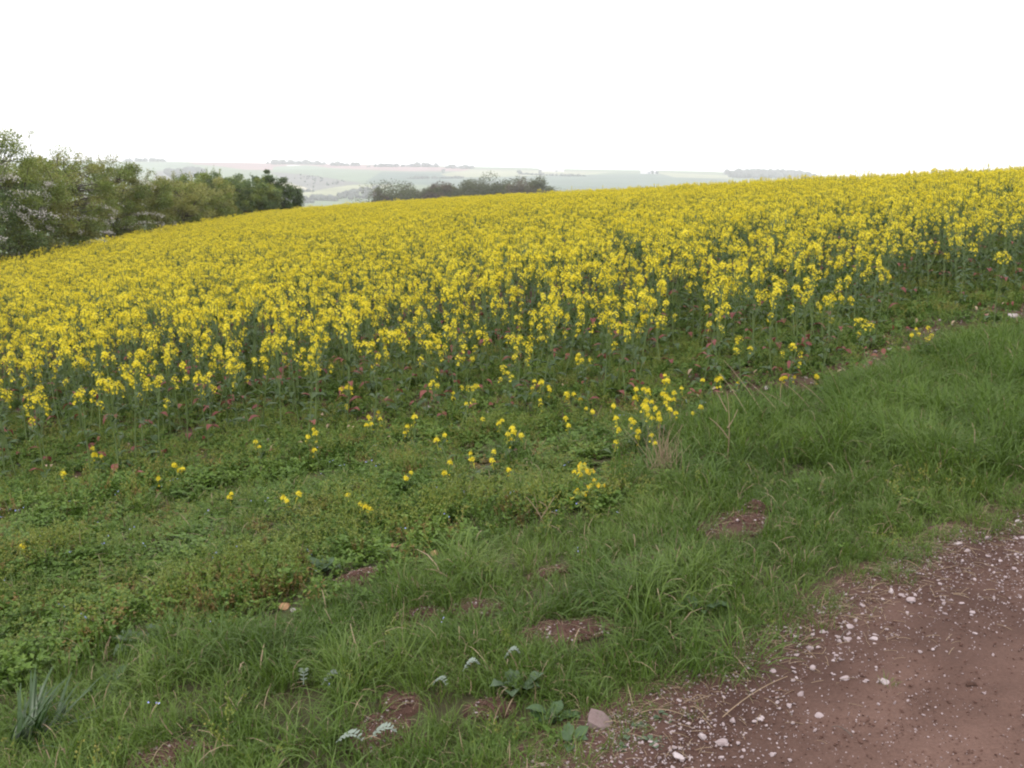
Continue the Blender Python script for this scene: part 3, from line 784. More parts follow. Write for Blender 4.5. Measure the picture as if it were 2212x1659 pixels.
# the rest of the crop
crop_lib = library('rapeseed', [joined_plant(plant_spec(.8, int(rng.integers(4, 8)), .115, int(rng.integers(12, 16)), red=.04, straggle=.1)).mesh('rapeseed', PL_MATS, False) for _ in range(12)])
Pz = ground_z(X[rest_i], Y[rest_i]); s = HT[rest_i] / .8
scatter('rapeseed_crop', crop_lib, np.stack([X[rest_i], Y[rest_i], Pz], 1), rots(len(rest_i), .08), np.stack([.4 + .6 * s, .4 + .6 * s, s], 1), rng.integers(0, 12, len(rest_i)),
        'dense yellow rapeseed crop covering the rising field', 'crop')

# ================================================================ THE VERGE
def zone(*pts): return [at(*p) for p in pts]
WEEDS = zone((-260, 1020), (0, 1015), (250, 985), (600, 935), (1000, 885), (1400, 850), (1480, 900), (1400, 1000), (1310, 1100), (1150, 1150), (960, 1185), (800, 1260), (650, 1340), (420, 1380), (330, 1430), (140, 1500), (0, 1530), (-300, 1600))
SOILY = zone((1430, 880), (1750, 800), (2000, 705), (2212, 655), (2400, 620), (2400, 670), (2212, 700), (2050, 745), (1900, 815), (1700, 860), (1520, 905))
_c = np.zeros(len(g.polygons) * 3); g.polygons.foreach_get('center', _c); _c = _c.reshape(-1, 3)
_j = .12 * fbm(_c[:, 0] / .2, _c[:, 1] / .2, 61, 3)
g.polygons.foreach_set('material_index', (inpoly(_c[:, 0] + _j, _c[:, 1] + _j, SOILY) | (_c[:, 1] + _j > crop_edge(_c[:, 0]) - .25)).astype(np.int32))
bare = [  # bare patches: photo place, half width m, half depth m, height m, label
    (1590, 1140, .135, .10, .035, 'widest patch of bare crumbly soil in the grass, right of centre'),
    (1632, 1103, .05, .035, .06, 'dark upturned clod at the back of the widest bare patch'),
    (1228, 1365, .13, .075, .02, 'bare patch strewn with pale pebbles in the middle of the verge'),
    (770, 1255, .085, .05, .05, 'dark brown molehill at the foot of the leafy weeds'),
    (1372, 1222, .09, .045, .035, 'low brown molehill between two tufts, upper middle of the verge'),
    (1035, 1322, .085, .05, .04, 'dark brown molehill left of the pebbly bare patch'),
    (905, 1338, .075, .04, .03, 'pale brown flattened molehill with a pinkish stone on it'),
    (822, 1592, .07, .07, .02, 'small worn reddish patch of bare soil low in the verge'),
    (375, 1640, .10, .06, .025, 'bare brown patch at the bottom edge of the photo, lower left'),
    (1060, 1540, .06, .035, .025, 'small ochre bare patch under silvery leaves'),
    (1190, 1240, .07, .03, .02, 'thin pale bare patch above the tufts in mid verge'),
    (865, 1530, .045, .04, .02, 'little dark bare hollow beside the silver leaves'),
]
BARE = []
bare = [(px, py, a * 1.25, b * 1.4, hh * .55, lab) for (px, py, a, b, hh, lab) in bare]
for (px, py, a, b, hh, lab) in bare:
    x, y = at(px, py); BARE.append((x, y, a, b))
    n, k = 28, 9; an = np.arange(n) * 2 * np.pi / n; rd = np.linspace(0, 1.25, k)
    A, R = np.meshgrid(an, rd); wob = 1 + .45 * fbm(np.cos(A) * 1.5 + x * 9, np.sin(A) * 1.5 + y * 9, 71, 2)
    lx = R * a * wob * np.cos(A); ly = R * b * wob * np.sin(A)
    gx = x + lx; gy = y + ly
    lz = ground_z(gx, gy) - float(ground_z(x, y)) + hh * (1 - smooth(0, 1.05, R)) * (1 + .7 * fbm(gx / .03, gy / .03, 72, 3)) + .014 * fbm(gx / .018, gy / .018, 73, 2) * (1 - smooth(.9, 1.2, R)) + .012 - .05 * smooth(.95, 1.25, R)
    i = np.arange(k - 1)[:, None] * n; j = np.arange(n)[None]; j2 = (j + 1) % n
    F = np.stack([i + j, i + j2, i + n + j2, i + n + j], -1).reshape(-1, 4)
    o = link('soil_patch', MB().add(np.stack([lx, ly, lz], -1).reshape(-1, 3), F).mesh('soil_patch', M['mole']))
    o.location = (x, y, float(ground_z(x, y))); tag(o, lab, 'soil patch', 'bare patches and molehills in the verge')

CLEAR = [(1297, 1585, .07, .10), (697, 1520, .05, .08), (657, 1520, .04, .08), (728, 1648, .07, .08), (1000, 1490, .05, .08), (936, 1518, .04, .08), (1260, 1100, .07, .12), (300, 1400, .06, .08), (235, 1495, .05, .07),
         (845, 1192, .06, .10), (938, 1204, .05, .10), (612, 1322, .06, .10), (640, 1328, .04, .08), (1215, 1570, .06, .08), (700, 1250, .09, .06), (1430, 1050, .05, .06)]
CLEAR = [at(px, py) + (a, b) for (px, py, a, b) in CLEAR]
def bareness(x, y):
    d = np.full(x.shape, 9.)
    for (bx, by, a, b) in BARE + CLEAR: d = np.minimum(d, np.hypot((x - bx) / a, (y - by) / np.where(y < by, b + .10, b)))
    return d

def tuft(n, h, spread, width, curl, mat_dry=.04, nseg=4):
    """a grass tuft of arching blades"""
    a = rng.uniform(0, 6.283, n); r0 = spread * np.sqrt(rng.uniform(0, 1, n))
    b0 = np.stack([np.cos(a) * r0, np.sin(a) * r0, np.full(n, -.01)], 1)
    az = a + rng.normal(0, .8, n); L = h * rng.uniform(.45, 1.25, n)
    tl = np.abs(rng.normal(.22, .22, n)); cu = curl * rng.uniform(.3, 1.6, n)
    d = np.stack([np.cos(az), np.sin(az), np.zeros(n)], 1); s = np.stack([-np.sin(az), np.cos(az), np.zeros(n)], 1)
    s = unit(s + rng.normal(0, .5, (n, 3)) * [1, 1, .3])
    p = b0.copy(); rows = []; ang = tl.copy(); wd = width * rng.uniform(.6, 1.3, n)
    for k in range(nseg + 1):
        t = k / nseg; w_ = (wd * (1 - t) ** .7 * (.7 + .6 * t))[:, None]
        if k == nseg: w_ = w_ * 0 + .0003
        rows.append(np.stack([p - s * w_ * .5, p + s * w_ * .5], 1))
        p = p + (d * np.sin(ang)[:, None] + np.array([0, 0, 1.]) * np.cos(ang)[:, None]) * (L / nseg)[:, None]
        ang = np.minimum(ang + cu / nseg * (1 + t), 2.4)
    V = np.stack(rows, 1)                                   # n, nseg+1, 2, 3
    o = np.arange(n)[:, None] * (2 * (nseg + 1)) + (np.arange(nseg) * 2)[None]
    F = np.stack([o, o + 1, o + 3, o + 2], -1)
    mb = MB(); dry = rng.uniform(0, 1, n) < mat_dry
    mb.V = [V.reshape(-1, 3)]; mb.F = [F.reshape(-1, 4)]; mb.M = [np.repeat(dry.astype(int), nseg)]; mb.n = V.size // 3
    return mb

def pts(x0, x1, y0, y1, n):
    return rng.uniform(x0, x1, n), rng.uniform(y0, y1, n)

def in_view(x, y): return (np.abs(x) < y * .58 + .5) & (y > 1.6)

short_lib = library('short_grass', [tuft(70, .085, .07, .0036, 1.5).mesh('short_grass', [M['grass'], M['dry']]) for _ in range(6)])
long_lib = library('long_grass', [tuft(70, .155, .065, .0042, 1.8, .03, 5).mesh('long_grass', [M['grass'], M['dry']]) for _ in range(6)])
lush_lib = library('lush_grass', [tuft(85, .17, .08, .0045, 1.8, .02, 5).mesh('lush_grass', [M['lush'], M['dry']]) for _ in range(5)])

# grass: short sward everywhere on the verge, long tufts in clumps
x, y = pts(-9, 10, 1.6, 13, 120000); u, v = uv_of(x, y)
te = track_edge(u)
jx, jy = .30 * fbm(x / .35, y / .35, 84, 3), .30 * fbm(x / .35, y / .35, 86, 3)
inweed = inpoly(x + jx + rng.normal(0, .05, x.shape), y + jy + rng.normal(0, .06, x.shape), WEEDS); insoil = inpoly(x + jx * .5, y + jy * .5, SOILY); e = y - crop_edge(x)
b = bareness(x, y)
grassy = (v > te - .03) & ~insoil & (b > .45 + .65 * rng.uniform(0, 1, x.shape) ** .6) & (e < -.05) & in_view(x, y) & ~(v > 11)
XV, YV, EV, VV, TV = x, y, e, v, te
edgefade = smooth(.0, .22, v - te + .08)
dens = (.25 + .75 * smooth(-.45, .25, fbm(x / .28, y / .28, 81, 3))) * (.15 + .85 * edgefade)
dens = np.where(inweed, dens * .2, dens)
k = grassy & (rng.uniform(0, 1, x.shape) < dens * .8)
X1, Y1 = x[k], y[k]; s = rng.uniform(.7, 1.35, k.sum()) * (.75 + .25 * smooth(0, .5, (v - te)[k]))
scatter('short_grass', short_lib, np.stack([X1, Y1, ground_z(X1, Y1)], 1), rots(len(X1), .2), scl3(s), rng.integers(0, 6, len(X1)), 'short green grass sward of the verge', 'grass')

clump = fbm(x / .45, y / .45, 83, 3)
rightside = smooth(.2, 2.2, x)
k = grassy & ~inweed & (b > 1.3) & (v > te + .05) & (rng.uniform(0, 1, x.shape) < smooth(-.1, .45, clump + .25 * rightside) * .27 * (.3 + .7 * smooth(0, .3, v - te)))
X1, Y1 = x[k], y[k]; s = rng.uniform(.65, 1.3, k.sum()) * (.85 + .35 * smooth(0, .6, clump[k]))
scatter('long_grass', long_lib, np.stack([X1, Y1, ground_z(X1, Y1)], 1), rots(len(X1), .25), scl3(s), rng.integers(0, 6, len(X1)), 'long arching grass tufts of the verge', 'grass')

# the lush bank at the right
LUSH = zone((1480, 960), (1700, 870), (1880, 835), (2050, 760), (2212, 720), (2500, 640), (2500, 900), (2212, 1010), (2050, 1030), (1800, 1010), (1600, 1020))
k = inpoly(x, y, LUSH) & (v > te + .1) & (e < -.2) & (rng.uniform(0, 1, x.shape) < .26 * (.3 + .7 * smooth(-.3, .3, fbm(x / .4, y / .4, 85, 2))))
X1, Y1 = x[k], y[k]; s = rng.uniform(.8, 1.5, k.sum())
scatter('lush_grass', lush_lib, np.stack([X1, Y1, ground_z(X1, Y1)], 1), rots(len(X1), .2), scl3(s), rng.integers(0, 5, len(X1)), 'bright lush grass on the bank at right', 'grass')

# low broad-leaved weeds between the grass and the crop
def weed_clump(n, R, h, leaf, pod=False):
    mb = MB()
    for k in range(n):
        a = rng.uniform(0, 6.28); r0 = R * math.sqrt(rng.uniform(0, 1)); hh = h * rng.uniform(.4, 1.15)
        p0 = np.array([math.cos(a) * r0 * .6, math.sin(a) * r0 * .6, 0]); p1 = np.array([math.cos(a) * r0, math.sin(a) * r0, hh])
        ln = curve(p0, p1, rng.normal(0, .01, 3), 4)
        mb.add(*tube(ln, [.0012, .0011, .001, .0006], 3), 0)
        m = int(rng.integers(7, 12)); t = rng.uniform(.15, 1, m) * 3; i = np.minimum(t.astype(int), 2); f = (t - i)[:, None]
        C = ln[i] * (1 - f) + ln[i + 1] * f
        D = unit(np.stack([np.cos(az := rng.uniform(0, 6.28, m)), np.sin(az), rng.uniform(-.1, .7, m)], 1))
        mb.add(*diamonds(C, D, unit(rng.normal(0, .3, (m, 3)) + [0, 0, 1]), leaf * rng.uniform(.6, 1.3, m), leaf * rng.uniform(.45, .8, m)), 0)
        if pod and k % 3 == 0:
            q1 = p1 + [rng.normal(0, .03), rng.normal(0, .03), rng.uniform(.03, .075)]
            l2 = curve(p1, q1, rng.normal(0, .008, 3), 4); mb.add(*tube(l2, .0008, 3), 1)
            m = 9; t = rng.uniform(.2, 1, (m, 1)); C = p1 * (1 - t) + q1 * t
            D = unit(rng.normal(0, 1, (m, 3)) * [1, 1, .3] + [0, 0, .4])
            mb.add(*diamonds(C + D * .006, D, rand_dirs(m), .008, .007), 1)
    return mb
weed_lib = library('weed', [weed_clump(15, .085, .07, .018).mesh('weed', [M['weed'], M['weed_pod']], False) for _ in range(0)] + [weed_clump(17, .085, .06, .019).mesh('weed', [M['weed'], M['weed_pod']], False) for _ in range(4)] +
                   [weed_clump(15, .08, .06, .015, True).mesh('weed', [M['weed'], M['weed_pod']], False) for _ in range(4)] + [weed_clump(15, .08, .075, .012, True).mesh('weed', [M['weed_brown'], M['weed_pod']], False) for _ in range(3)])
k = inweed & (e < -.12) & in_view(x, y) & (b > 1.0) & (rng.uniform(0, 1, x.shape) < .55 * (.38 + .62 * smooth(-.35, .12, fbm(x / .26, y / .26, 87, 3))))
X1, Y1 = x[k], y[k]
pod = .75 * smooth(-.25, .35, fbm(X1 / .5, Y1 / .5, 88, 2)) > rng.uniform(0, 1, len(X1))
_d = np.hypot(X1 - at(480, 1320)[0], (Y1 - at(480, 1320)[1]) * 1.2)
brown = rng.uniform(0, 1, len(X1)) < .05 + .45 * np.exp(-(_d / .42) ** 2) + .22 * smooth(.1, .5, fbm(X1 / .4, Y1 / .4, 90, 2))
hgt = .5 + .95 * smooth(-.3, .5, fbm(X1 / .55, Y1 / .55, 89, 2))
scatter('weeds', weed_lib, np.stack([X1, Y1, ground_z(X1, Y1) - .01], 1), rots(len(X1), .15), scl3(rng.uniform(.8, 1.4, len(X1)), hgt * rng.uniform(.8, 1.2, len(X1))), np.where(brown, 8 + rng.integers(0, 3, len(X1)), np.where(pod, 4, 0) + rng.integers(0, 4, len(X1))),
        'mat of low green and yellowish weeds in front of the crop', 'weeds')
# thin weeds on the soily strip, under the crop's edge and here and there in the grass
k = ((insoil & (rng.uniform(0, 1, x.shape) < .11)) | (~insoil & (e > -.35) & (e < 5) & (rng.uniform(0, 1, x.shape) < .30)) | (grassy & ~inweed & (rng.uniform(0, 1, x.shape) < .02))) & in_view(x, y) & (v > te + .1)
X1, Y1 = x[k], y[k]
scatter('thin_weeds', weed_lib, np.stack([X1, Y1, ground_z(X1, Y1) - .01], 1), rots(len(X1), .15), scl3(rng.uniform(.7, 1.2, len(X1)), rng.uniform(.6, 1.3, len(X1))), rng.integers(0, 8, len(X1)), 'thin green weeds on bare soil beside the crop', 'weeds')

# fallen and reddened leaves on the soil at the crop's edge, speedwell flowers in the weeds
lit = MB().add(*big_leaf((0, 0, 0), 0, .06, .035, .3, .9, .1, 4)); lit2 = MB().add(*big_leaf((0, 0, 0), 0, .045, .02, .5, 1.4, .1, 4))
lit_lib = library('fallen_leaf', [lit.mesh('fallen_leaf', M['red_leaf']), lit2.mesh('fallen_leaf', M['red_leaf']), MB().add(*big_leaf((0, 0, 0), 0, .05, .02, .4, 1.2, .1, 4)).mesh('fallen_leaf', M['dry'])])
k = (insoil & (rng.uniform(0, 1, x.shape) < .06)) | ((e > -.3) & (e < .9) & (rng.uniform(0, 1, x.shape) < .035) & in_view(x, y))
X1, Y1 = x[k], y[k]
scatter('fallen_leaves', lit_lib, np.stack([X1, Y1, ground_z(X1, Y1) + rng.uniform(.01, .09, len(X1))], 1), rots(len(X1), .5), scl3(rng.uniform(.5, 1.1, len(X1))), rng.integers(0, 3, len(X1)), 'reddish withered leaves littering the soil by the crop', 'leaves')
fl = MB(); C = np.stack([rng.normal(0, .01, 3), rng.normal(0, .01, 3), np.zeros(3)], 1)
fl.add(*flowers(C, unit(rng.normal(0, .3, (3, 3)) + [0, 0, 1]), np.full(3, .0045)))
sw_lib = library('speedwell', [fl.mesh('speedwell', M['blue'], False)])
k = in_view(x, y) & (v > te + .3) & (e < -.3) & (rng.uniform(0, 1, x.shape) < np.where(inweed, .012, .002))
X1, Y1 = x[k], y[k]
scatter('speedwell_flowers', sw_lib, np.stack([X1, Y1, ground_z(X1, Y1) + rng.uniform(.06, .10, len(X1))], 1), rots(len(X1), .4), scl3(rng.uniform(.5, .9, len(X1))), np.zeros(len(X1), int), 'tiny pale blue speedwell flowers among the weeds', 'flowers')

# ================================================================ STRAY RAPE PLANTS IN THE VERGE
def stray(px, py, h, n_heads, spread, label, group=None, leaves=4, small=False, low=.3, straggle=.2):
    x, y = at(px, py)
    st, heads, lv = plant_spec(h, n_heads, spread, leaves, red=.1, low_branch=low, straggle=straggle)
    r_ = empty('rapeseed_plant', (x, y, float(ground_z(x, y))), rng.uniform(0, 6.28)); tag(r_, label, 'plant', group)
    link('stem', st.mesh('stem', M['stem']), r_)
    for p, s in heads:
        o = link('flower_head', SMALL_ME[int(rng.integers(3))], r_); o.location = p; o.scale = (s * (.72 if small else .9),) * 3
        o.rotation_euler = (rng.normal(0, .2), rng.normal(0, .2), rng.uniform(0, 6.28))
    for (p, a, L, W, up, dr, red) in lv:
        V, F = big_leaf((0, 0, 0), a, L * .8, W * .8, up, dr, .12, 5)
        o = link('leaf', MB().add(V, F).mesh('leaf', M['red_leaf'] if red else M['rape_leaf']), r_); o.location = p
    return r_
G2 = 'stray rapeseed plants in the weeds'
stray(1385, 975, .24, 18, .17, 'low bushy clump of many yellow flower heads in front of the crop', G2, 8, low=.05, straggle=.45)
stray(1420, 950, .28, 11, .13, 'second low clump of yellow heads right behind the bushy one', G2, 6, low=.05, straggle=.4)
stray(1450, 900, .22, 6, .10, 'small knot of yellow heads just right of the bushy clump', G2, 5, low=.1, straggle=.3)
stray(1520, 880, .18, 3, .08, 'short rapeseed with a few heads where the weeds meet bare soil', G2, 3)
stray(735, 925, .26, 4, .05, 'upright rapeseed stalk with stacked yellow heads, left of centre', G2, 4)
stray(685, 985, .14, 3, .05, 'short rapeseed with a knot of yellow heads left of the stacked stalk', G2, 3)
stray(900, 960, .17, 2, .04, 'rapeseed stalk with one bright head leaning out of the weeds', G2, 3)
stray(967, 1005, .14, 2, .03, 'single bright yellow head below the middle of the crop edge', G2, 3)
stray(1105, 985, .16, 4, .06, 'small rapeseed with pinkish leaves and scattered yellow heads', G2, 3)
stray(1175, 900, .22, 6, .08, 'leafy rapeseed with several heads just in front of the crop', G2, 5)
stray(1245, 905, .16, 4, .07, 'low rapeseed with a loose group of yellow heads', G2, 4)
stray(235, 1030, .15, 3, .04, 'short rapeseed under the leftmost part of the crop', G2, 3)
stray(395, 1040, .08, 3, .05, 'very low rapeseed flowering on the weeds at left', G2, 2)
stray(150, 1050, .10, 2, .04, 'twin yellow heads low at the left of the weeds', G2, 2)
small_spots = [(565, 1000), (865, 965), (1070, 985), (1060, 940), (1245, 1095 - 30), (515, 1100), (628, 1115), (655, 1118), (745, 1110), (770, 1150), (780, 1155), (960, 1060), (1005, 1035), (880, 1070), (1085, 1050), (1075, 1030),
               (1045, 1045), (830, 935), (795, 930), (760, 905), (1010, 920), (990, 900), (1320, 1000), (1375, 985), (1625, 865), (1705, 850), (1765, 855), (1685, 858), (1975, 750), (50, 1235), (1120, 960), (1155, 915), (345, 1060), (1400, 1000), (1210, 960), (700, 1010), (800, 950), (1280, 920), (1215, 935), (1500, 920)]
for n_, (px, py) in enumerate(small_spots):
    stray(px, py, rng.uniform(.08, .13), int(rng.integers(1, 3)), .03, 'tiny rapeseed with one or two yellow heads among the weeds', 'tiny rapeseed plants among the weeds', 2, True)

# cowslips
def cowslip(px, py, h, n, label):
    x, y = at(px, py); r_ = empty('cowslip', (x, y, float(ground_z(x, y)))); tag(r_, label, 'flower', 'cowslips')
    top = np.array([.01, 0, h]); link('stalk', MB().add(*tube(curve((0, 0, -.01), top, (.008, .004, 0), 5), [.0028, .0026, .0024, .0022, .002], 5)).mesh('stalk', M['stem']), r_)
    mb = MB()
    for k in range(n):
        a = k * 2.4 + rng.normal(0, .3); rr_ = rng.uniform(.012, .03); e = top + [math.cos(a) * rr_, math.sin(a) * rr_, rng.uniform(-.012, .016)]
        mb.add(*tube(curve(top, e, (0, 0, .012), 4), .001, 3), 1)
        d = unit(np.array([math.cos(a), math.sin(a), rng.uniform(-.5, .5)]))
        mb.add(*tube([e, e + d * .010, e + d * .015], [.0035, .0045, .003], 5), 1)
        mb.add(*flowers((e + d * .016)[None], d[None], np.array([.0095])), 0)
    link('flower_head', mb.mesh('flower_head', [M['cowslip'], M['bud']], False), r_)
    for k in range(7):
        link('leaf', MB().add(*big_leaf((0, 0, 0), k * .9 + rng.normal(0, .2), .09, .035, .8, 1.0, .08, 5)).mesh('leaf', M['weed']), r_)
cowslip(1260, 1085, .155, 16, 'tallest cowslip with a round head of deep yellow flowers')
cowslip(1282, 1095, .10, 8, 'middle cowslip drooping to the right of the tallest one')
cowslip(1246, 1100, .065, 7, 'lowest cowslip with flowers close to its leaves')

# ================================================================ LEAFY PLANTS OF THE VERGE
def silverweed(px, py, L, az, label):
    """a feather-shaped silvery leaf: midrib with pairs of leaflets"""
    x, y = at(px, py); r_ = empty('silverweed', (x, y, float(ground_z(x, y)) + .05)); tag(r_, label, 'plant', 'silvery feathered leaves in the grass')
    h = np.array([math.cos(az), math.sin(az), 0]); s = np.array([-h[1], h[0], 0])
    t = np.linspace(0, 1, 8); mid = (h * L)[None] * t[:, None] + np.array([0, 0, 1.]) * (.03 * np.sin(t * 2.6))[:, None]
    link('midrib', MB().add(*tube(mid, .0015, 4)).mesh('midrib', M['silver']), r_)
    for k in range(1, 8):
        for sd in (-1, 1):
            l = L * .34 * math.sin(.5 + 2.2 * t[k]) ; d = unit(s * sd + h * .55 + [0, 0, .25]); e = mid[k]
            tt = np.linspace(0, 1, 4); w_ = l * .21 * np.sin(np.pi * tt ** .8) + .0008
            c = e + d * (l * tt)[:, None]; q = np.cross(d, [0, 0, 1.])
            V = np.concatenate([c + q * w_[:, None] + [0, 0, .002], c, c - q * w_[:, None] + [0, 0, .002]]); n = 4; i = np.arange(3)
            F = np.concatenate([np.stack([i, i + n, i + n + 1, i + 1], 1), np.stack([i + n, i + 2 * n, i + 2 * n + 1, i + n + 1], 1)])
            link('leaflet', MB().add(V, F).mesh('leaflet', M['silver']), r_)
silverweed(697, 1512, .060, .5, 'bright silver feathered leaf, right one of the pair low in the grass')
silverweed(657, 1512, .055, 1.7, 'silver feathered leaf, left one of the pair low in the grass')
silverweed(728, 1640, .075, -.2, 'largest silver feathered leaf at the bottom edge of the photo')
silverweed(1000, 1482, .05, .3, 'silvery leaf above the ochre bare patch')
silverweed(936, 1512, .05, -.6, 'small silvery leaf left of the ochre bare patch')
silverweed(1090, 1455, .045, .1, 'smallest silvery leaf, among long grass in the lower middle')
silverweed(800, 1632, .07, .2, 'greyish feathered leaf right of the largest silver one')

def rosette(px, py, n, L, W, mat, label, up=.7, droop=1.1, lobes=.1, name='leafy_plant', group=None):
    x, y = at(px, py); r_ = empty(name, (x, y, float(ground_z(x, y)) + .005), rng.uniform(0, 6.28)); tag(r_, label, 'plant', group)
    for k in range(n):
        s = rng.uniform(.65, 1.15)
        link('leaf', MB().add(*big_leaf((rng.normal(0, .012), rng.normal(0, .012), 0), k * 2.4 + rng.normal(0, .3), L * s, W * s, up + rng.normal(0, .2), droop, lobes, 7, .25)).mesh('leaf', mat), r_)
rosette(300, 1395, 12, .095, .045, M['greyleaf'], 'grey green burdock-like plant with wavy leaves at lower left', .6, .9, .15)
rosette(345, 1375, 7, .08, .04, M['greyleaf'], 'smaller wavy-leaved plant right of the grey green one', .8, .9, .15)
rosette(235, 1490, 10, .09, .03, M['dock'], 'dock plant with long dull green leaves at the lower left', .6, .8)
rosette(165, 1430, 9, .08, .025, M['dock'], 'dark narrow-leaved plant left of the grey green one', .8, .9)
rosette(25, 1320, 9, .07, .05, M['weed'], 'broad round-leaved green weed at the left edge of the photo', .8, .9)
rosette(700, 1245, 13, .10, .045, M['dock'], 'leafy dark green weed above the dark brown molehill', 1.0, .9, .2)
rosette(1195, 1565, 10, .075, .035, M['dock'], 'dark green plant left of the big stone', .9, 1.0, .1)
rosette(1235, 1612, 6, .06, .03, M['dock'], 'small dark plant with pointed leaves touching the big stone', .9, .9)
rosette(1120, 1495, 8, .08, .045, M['greyleaf'], 'grey leaved plant right of the silvery leaf', .8, .9, .15)
rosette(1250, 1095, 8, .075, .035, M['weed'], 'leafy weed at the foot of the cowslips', .9, .9)
rosette(1510, 1330, 8, .11, .035, M['dock'], 'dock plant at the edge of the pebbly bare patch', .9, 1.0)
for k, (px, py) in enumerate(((1390, 1575), (1365, 1600), (1440, 1560), (1420, 1610), (1350, 1630), (1310, 1650))):
    rosette(px, py, 13, .028, .018, M['greyleaf'], 'small grey green creeping weed on the bare earth beside the big stone', .35, .5, .15, 'creeping_weed', 'creeping weeds at the track edge')
rosette(1560, 1420, 7, .035, .015, M['greyleaf'], 'creeping weed under the turf edge above the straw', .4, .6, .15, 'creeping_weed')

# spear-leaved clump at the lower left corner
x, y = at(60, 1625); r_ = empty('spear_leaf_clump', (x, y, float(ground_z(x, y)))); tag(r_, 'clump of tall spear-shaped blue green blades at the lower left corner', 'plant')
for k in range(46):
    az = rng.uniform(-.9, 2.3) if k > 5 else rng.uniform(0, 6.28); L = rng.uniform(.14, .28)
    link('blade', MB().add(*big_leaf((rng.normal(0, .03), rng.normal(0, .02), 0), az, L, rng.uniform(.008, .013), rng.uniform(.6, 1.45), rng.uniform(.3, .9), 0, 7, -.35)).mesh('blade', M['blade']), r_)
x, y = at(1680, 1350)

# dry stalks
def stalks(name, px, py, lines, label, cat='dry stalk', r=.0018):
    x, y = at(px, py); r_ = empty(name, (x, y, float(ground_z(x, y)))); tag(r_, label, cat)
    for (p0, p1, bend) in lines:
        link('stalk', MB().add(*tube(curve(p0, p1, bend, 7), np.linspace(r, r * .45, 7), 4)).mesh('stalk', M['dry']), r_)
L = [((rng.normal(0, .035), rng.normal(0, .02), 0), (rng.normal(0, .06), rng.normal(0, .03), rng.uniform(.17, .31)), (rng.normal(0, .012), 0, 0)) for _ in range(44)]
stalks('dry_grass_tuft', 1430, 1045, L, 'bleached tuft of upright dry grass beside the yellow clump', 'grass tuft', .0016)
stalks('dry_weed_stalk', 1567, 1020, [((0, 0, 0), (-.01, 0, .40), (.015, 0, 0)), ((.005, 0, .17), (-.09, 0, .27), (0, 0, .01)), ((0, 0, .22), (.045, 0, .31), (0, 0, -.01)), ((-.005, 0, .3), (-.06, 0, .40), (0, 0, 0))], 'tall bare branched dead stalk right of the dry tuft', r=.003)
stalks('dry_weed_stalk', 1178, 1135, [((0, 0, 0), (-.085, .0, .13), (0, 0, .01)), ((-.02, 0, .03), (.04, 0, .13), (0, 0, 0)), ((-.01, 0, .05), (.06, .01, .045), (0, 0, .01)), ((0, 0, .06), (-.03, 0, .11), (.02, 0, 0))], 'forked pale dead twig standing in the grass at the centre', r=.0028)
stalks('dry_weed_stalk', 1015, 1225, [((.05, -.05, .02), (-.06, .06, .05), (0, 0, .01)), ((0, 0, .02), (-.05, .10, .06), (0, 0, .01))], 'thin fallen stem lying across the grass right of the ochre stones', r=.002)
stalks('dry_weed_stalk', 1730, 905, [((.1 * k, .05 * k, .0), (.1 * k - .22 + rng.normal(0, .06), .1, .22 + rng.normal(0, .05)), (0, 0, .02)) for k in range(-3, 4)], 'leaning sheaf of bleached stems at the edge of the lush bank', r=.0022)
stalks('dry_weed_stalk', 300, 1450, [((-.07, -.05, 0), (.05, .05, .07), (0, 0, .01)), ((-.02, -.05, .0), (.09, .02, .06), (0, 0, .01))], 'grey broken stems lying under the burdock-like plant', r=.003)
stalks('dry_weed_stalk', 1490, 1100, [((0, 0, .0), (.16, .03, .05), (0, 0, .01))], 'pale stem lying right of the dry tuft', r=.0022)

# ================================================================ STONES
def stone_mesh(seed, name, mat, sub=1):
    import bmesh
    r = np.random.default_rng(seed); b = bmesh.new(); bmesh.ops.create_icosphere(b, subdivisions=sub, radius=1)
    P = np.array([v.co[:] for v in b.verts])
    for k in range(13):     # cut flat facets
        n = unit(r.normal(size=3)); d = r.uniform(.45, .8); e = P @ n - d; P = P - np.maximum(e, 0)[:, None] * n
    P = P * (1 + .03 * r.normal(size=(len(P), 1))) * np.array([1.15, r.uniform(.6, .95), r.uniform(.42, .7)])
    for v, p in zip(b.verts, P): v.co = p
    me = bpy.data.meshes.new(name); b.to_mesh(me); b.free(); me.materials.append(mat)
    for p in me.polygons: p.use_smooth = False
    return me
STONES = [stone_mesh(100 + k, 'stone', M['stone'], 2) for k in range(16)]
def big_stone(px, py, size, mat, label, seed, rz=0, lift=.3, group=None, name='stone', squash=1.):
    x, y = at(px, py); u, v = uv_of(x, y)
    z = float(track_z(np.array(x), np.array(y))) if v < 1.55 else float(ground_z(x, y))
    o = link(name, stone_mesh(seed, name, mat, 3)); o.scale = (size, size, size * squash); o.location = (x, y, z + size * lift); o.rotation_euler = (.1, .1, rz); tag(o, label, 'stone', group); return o
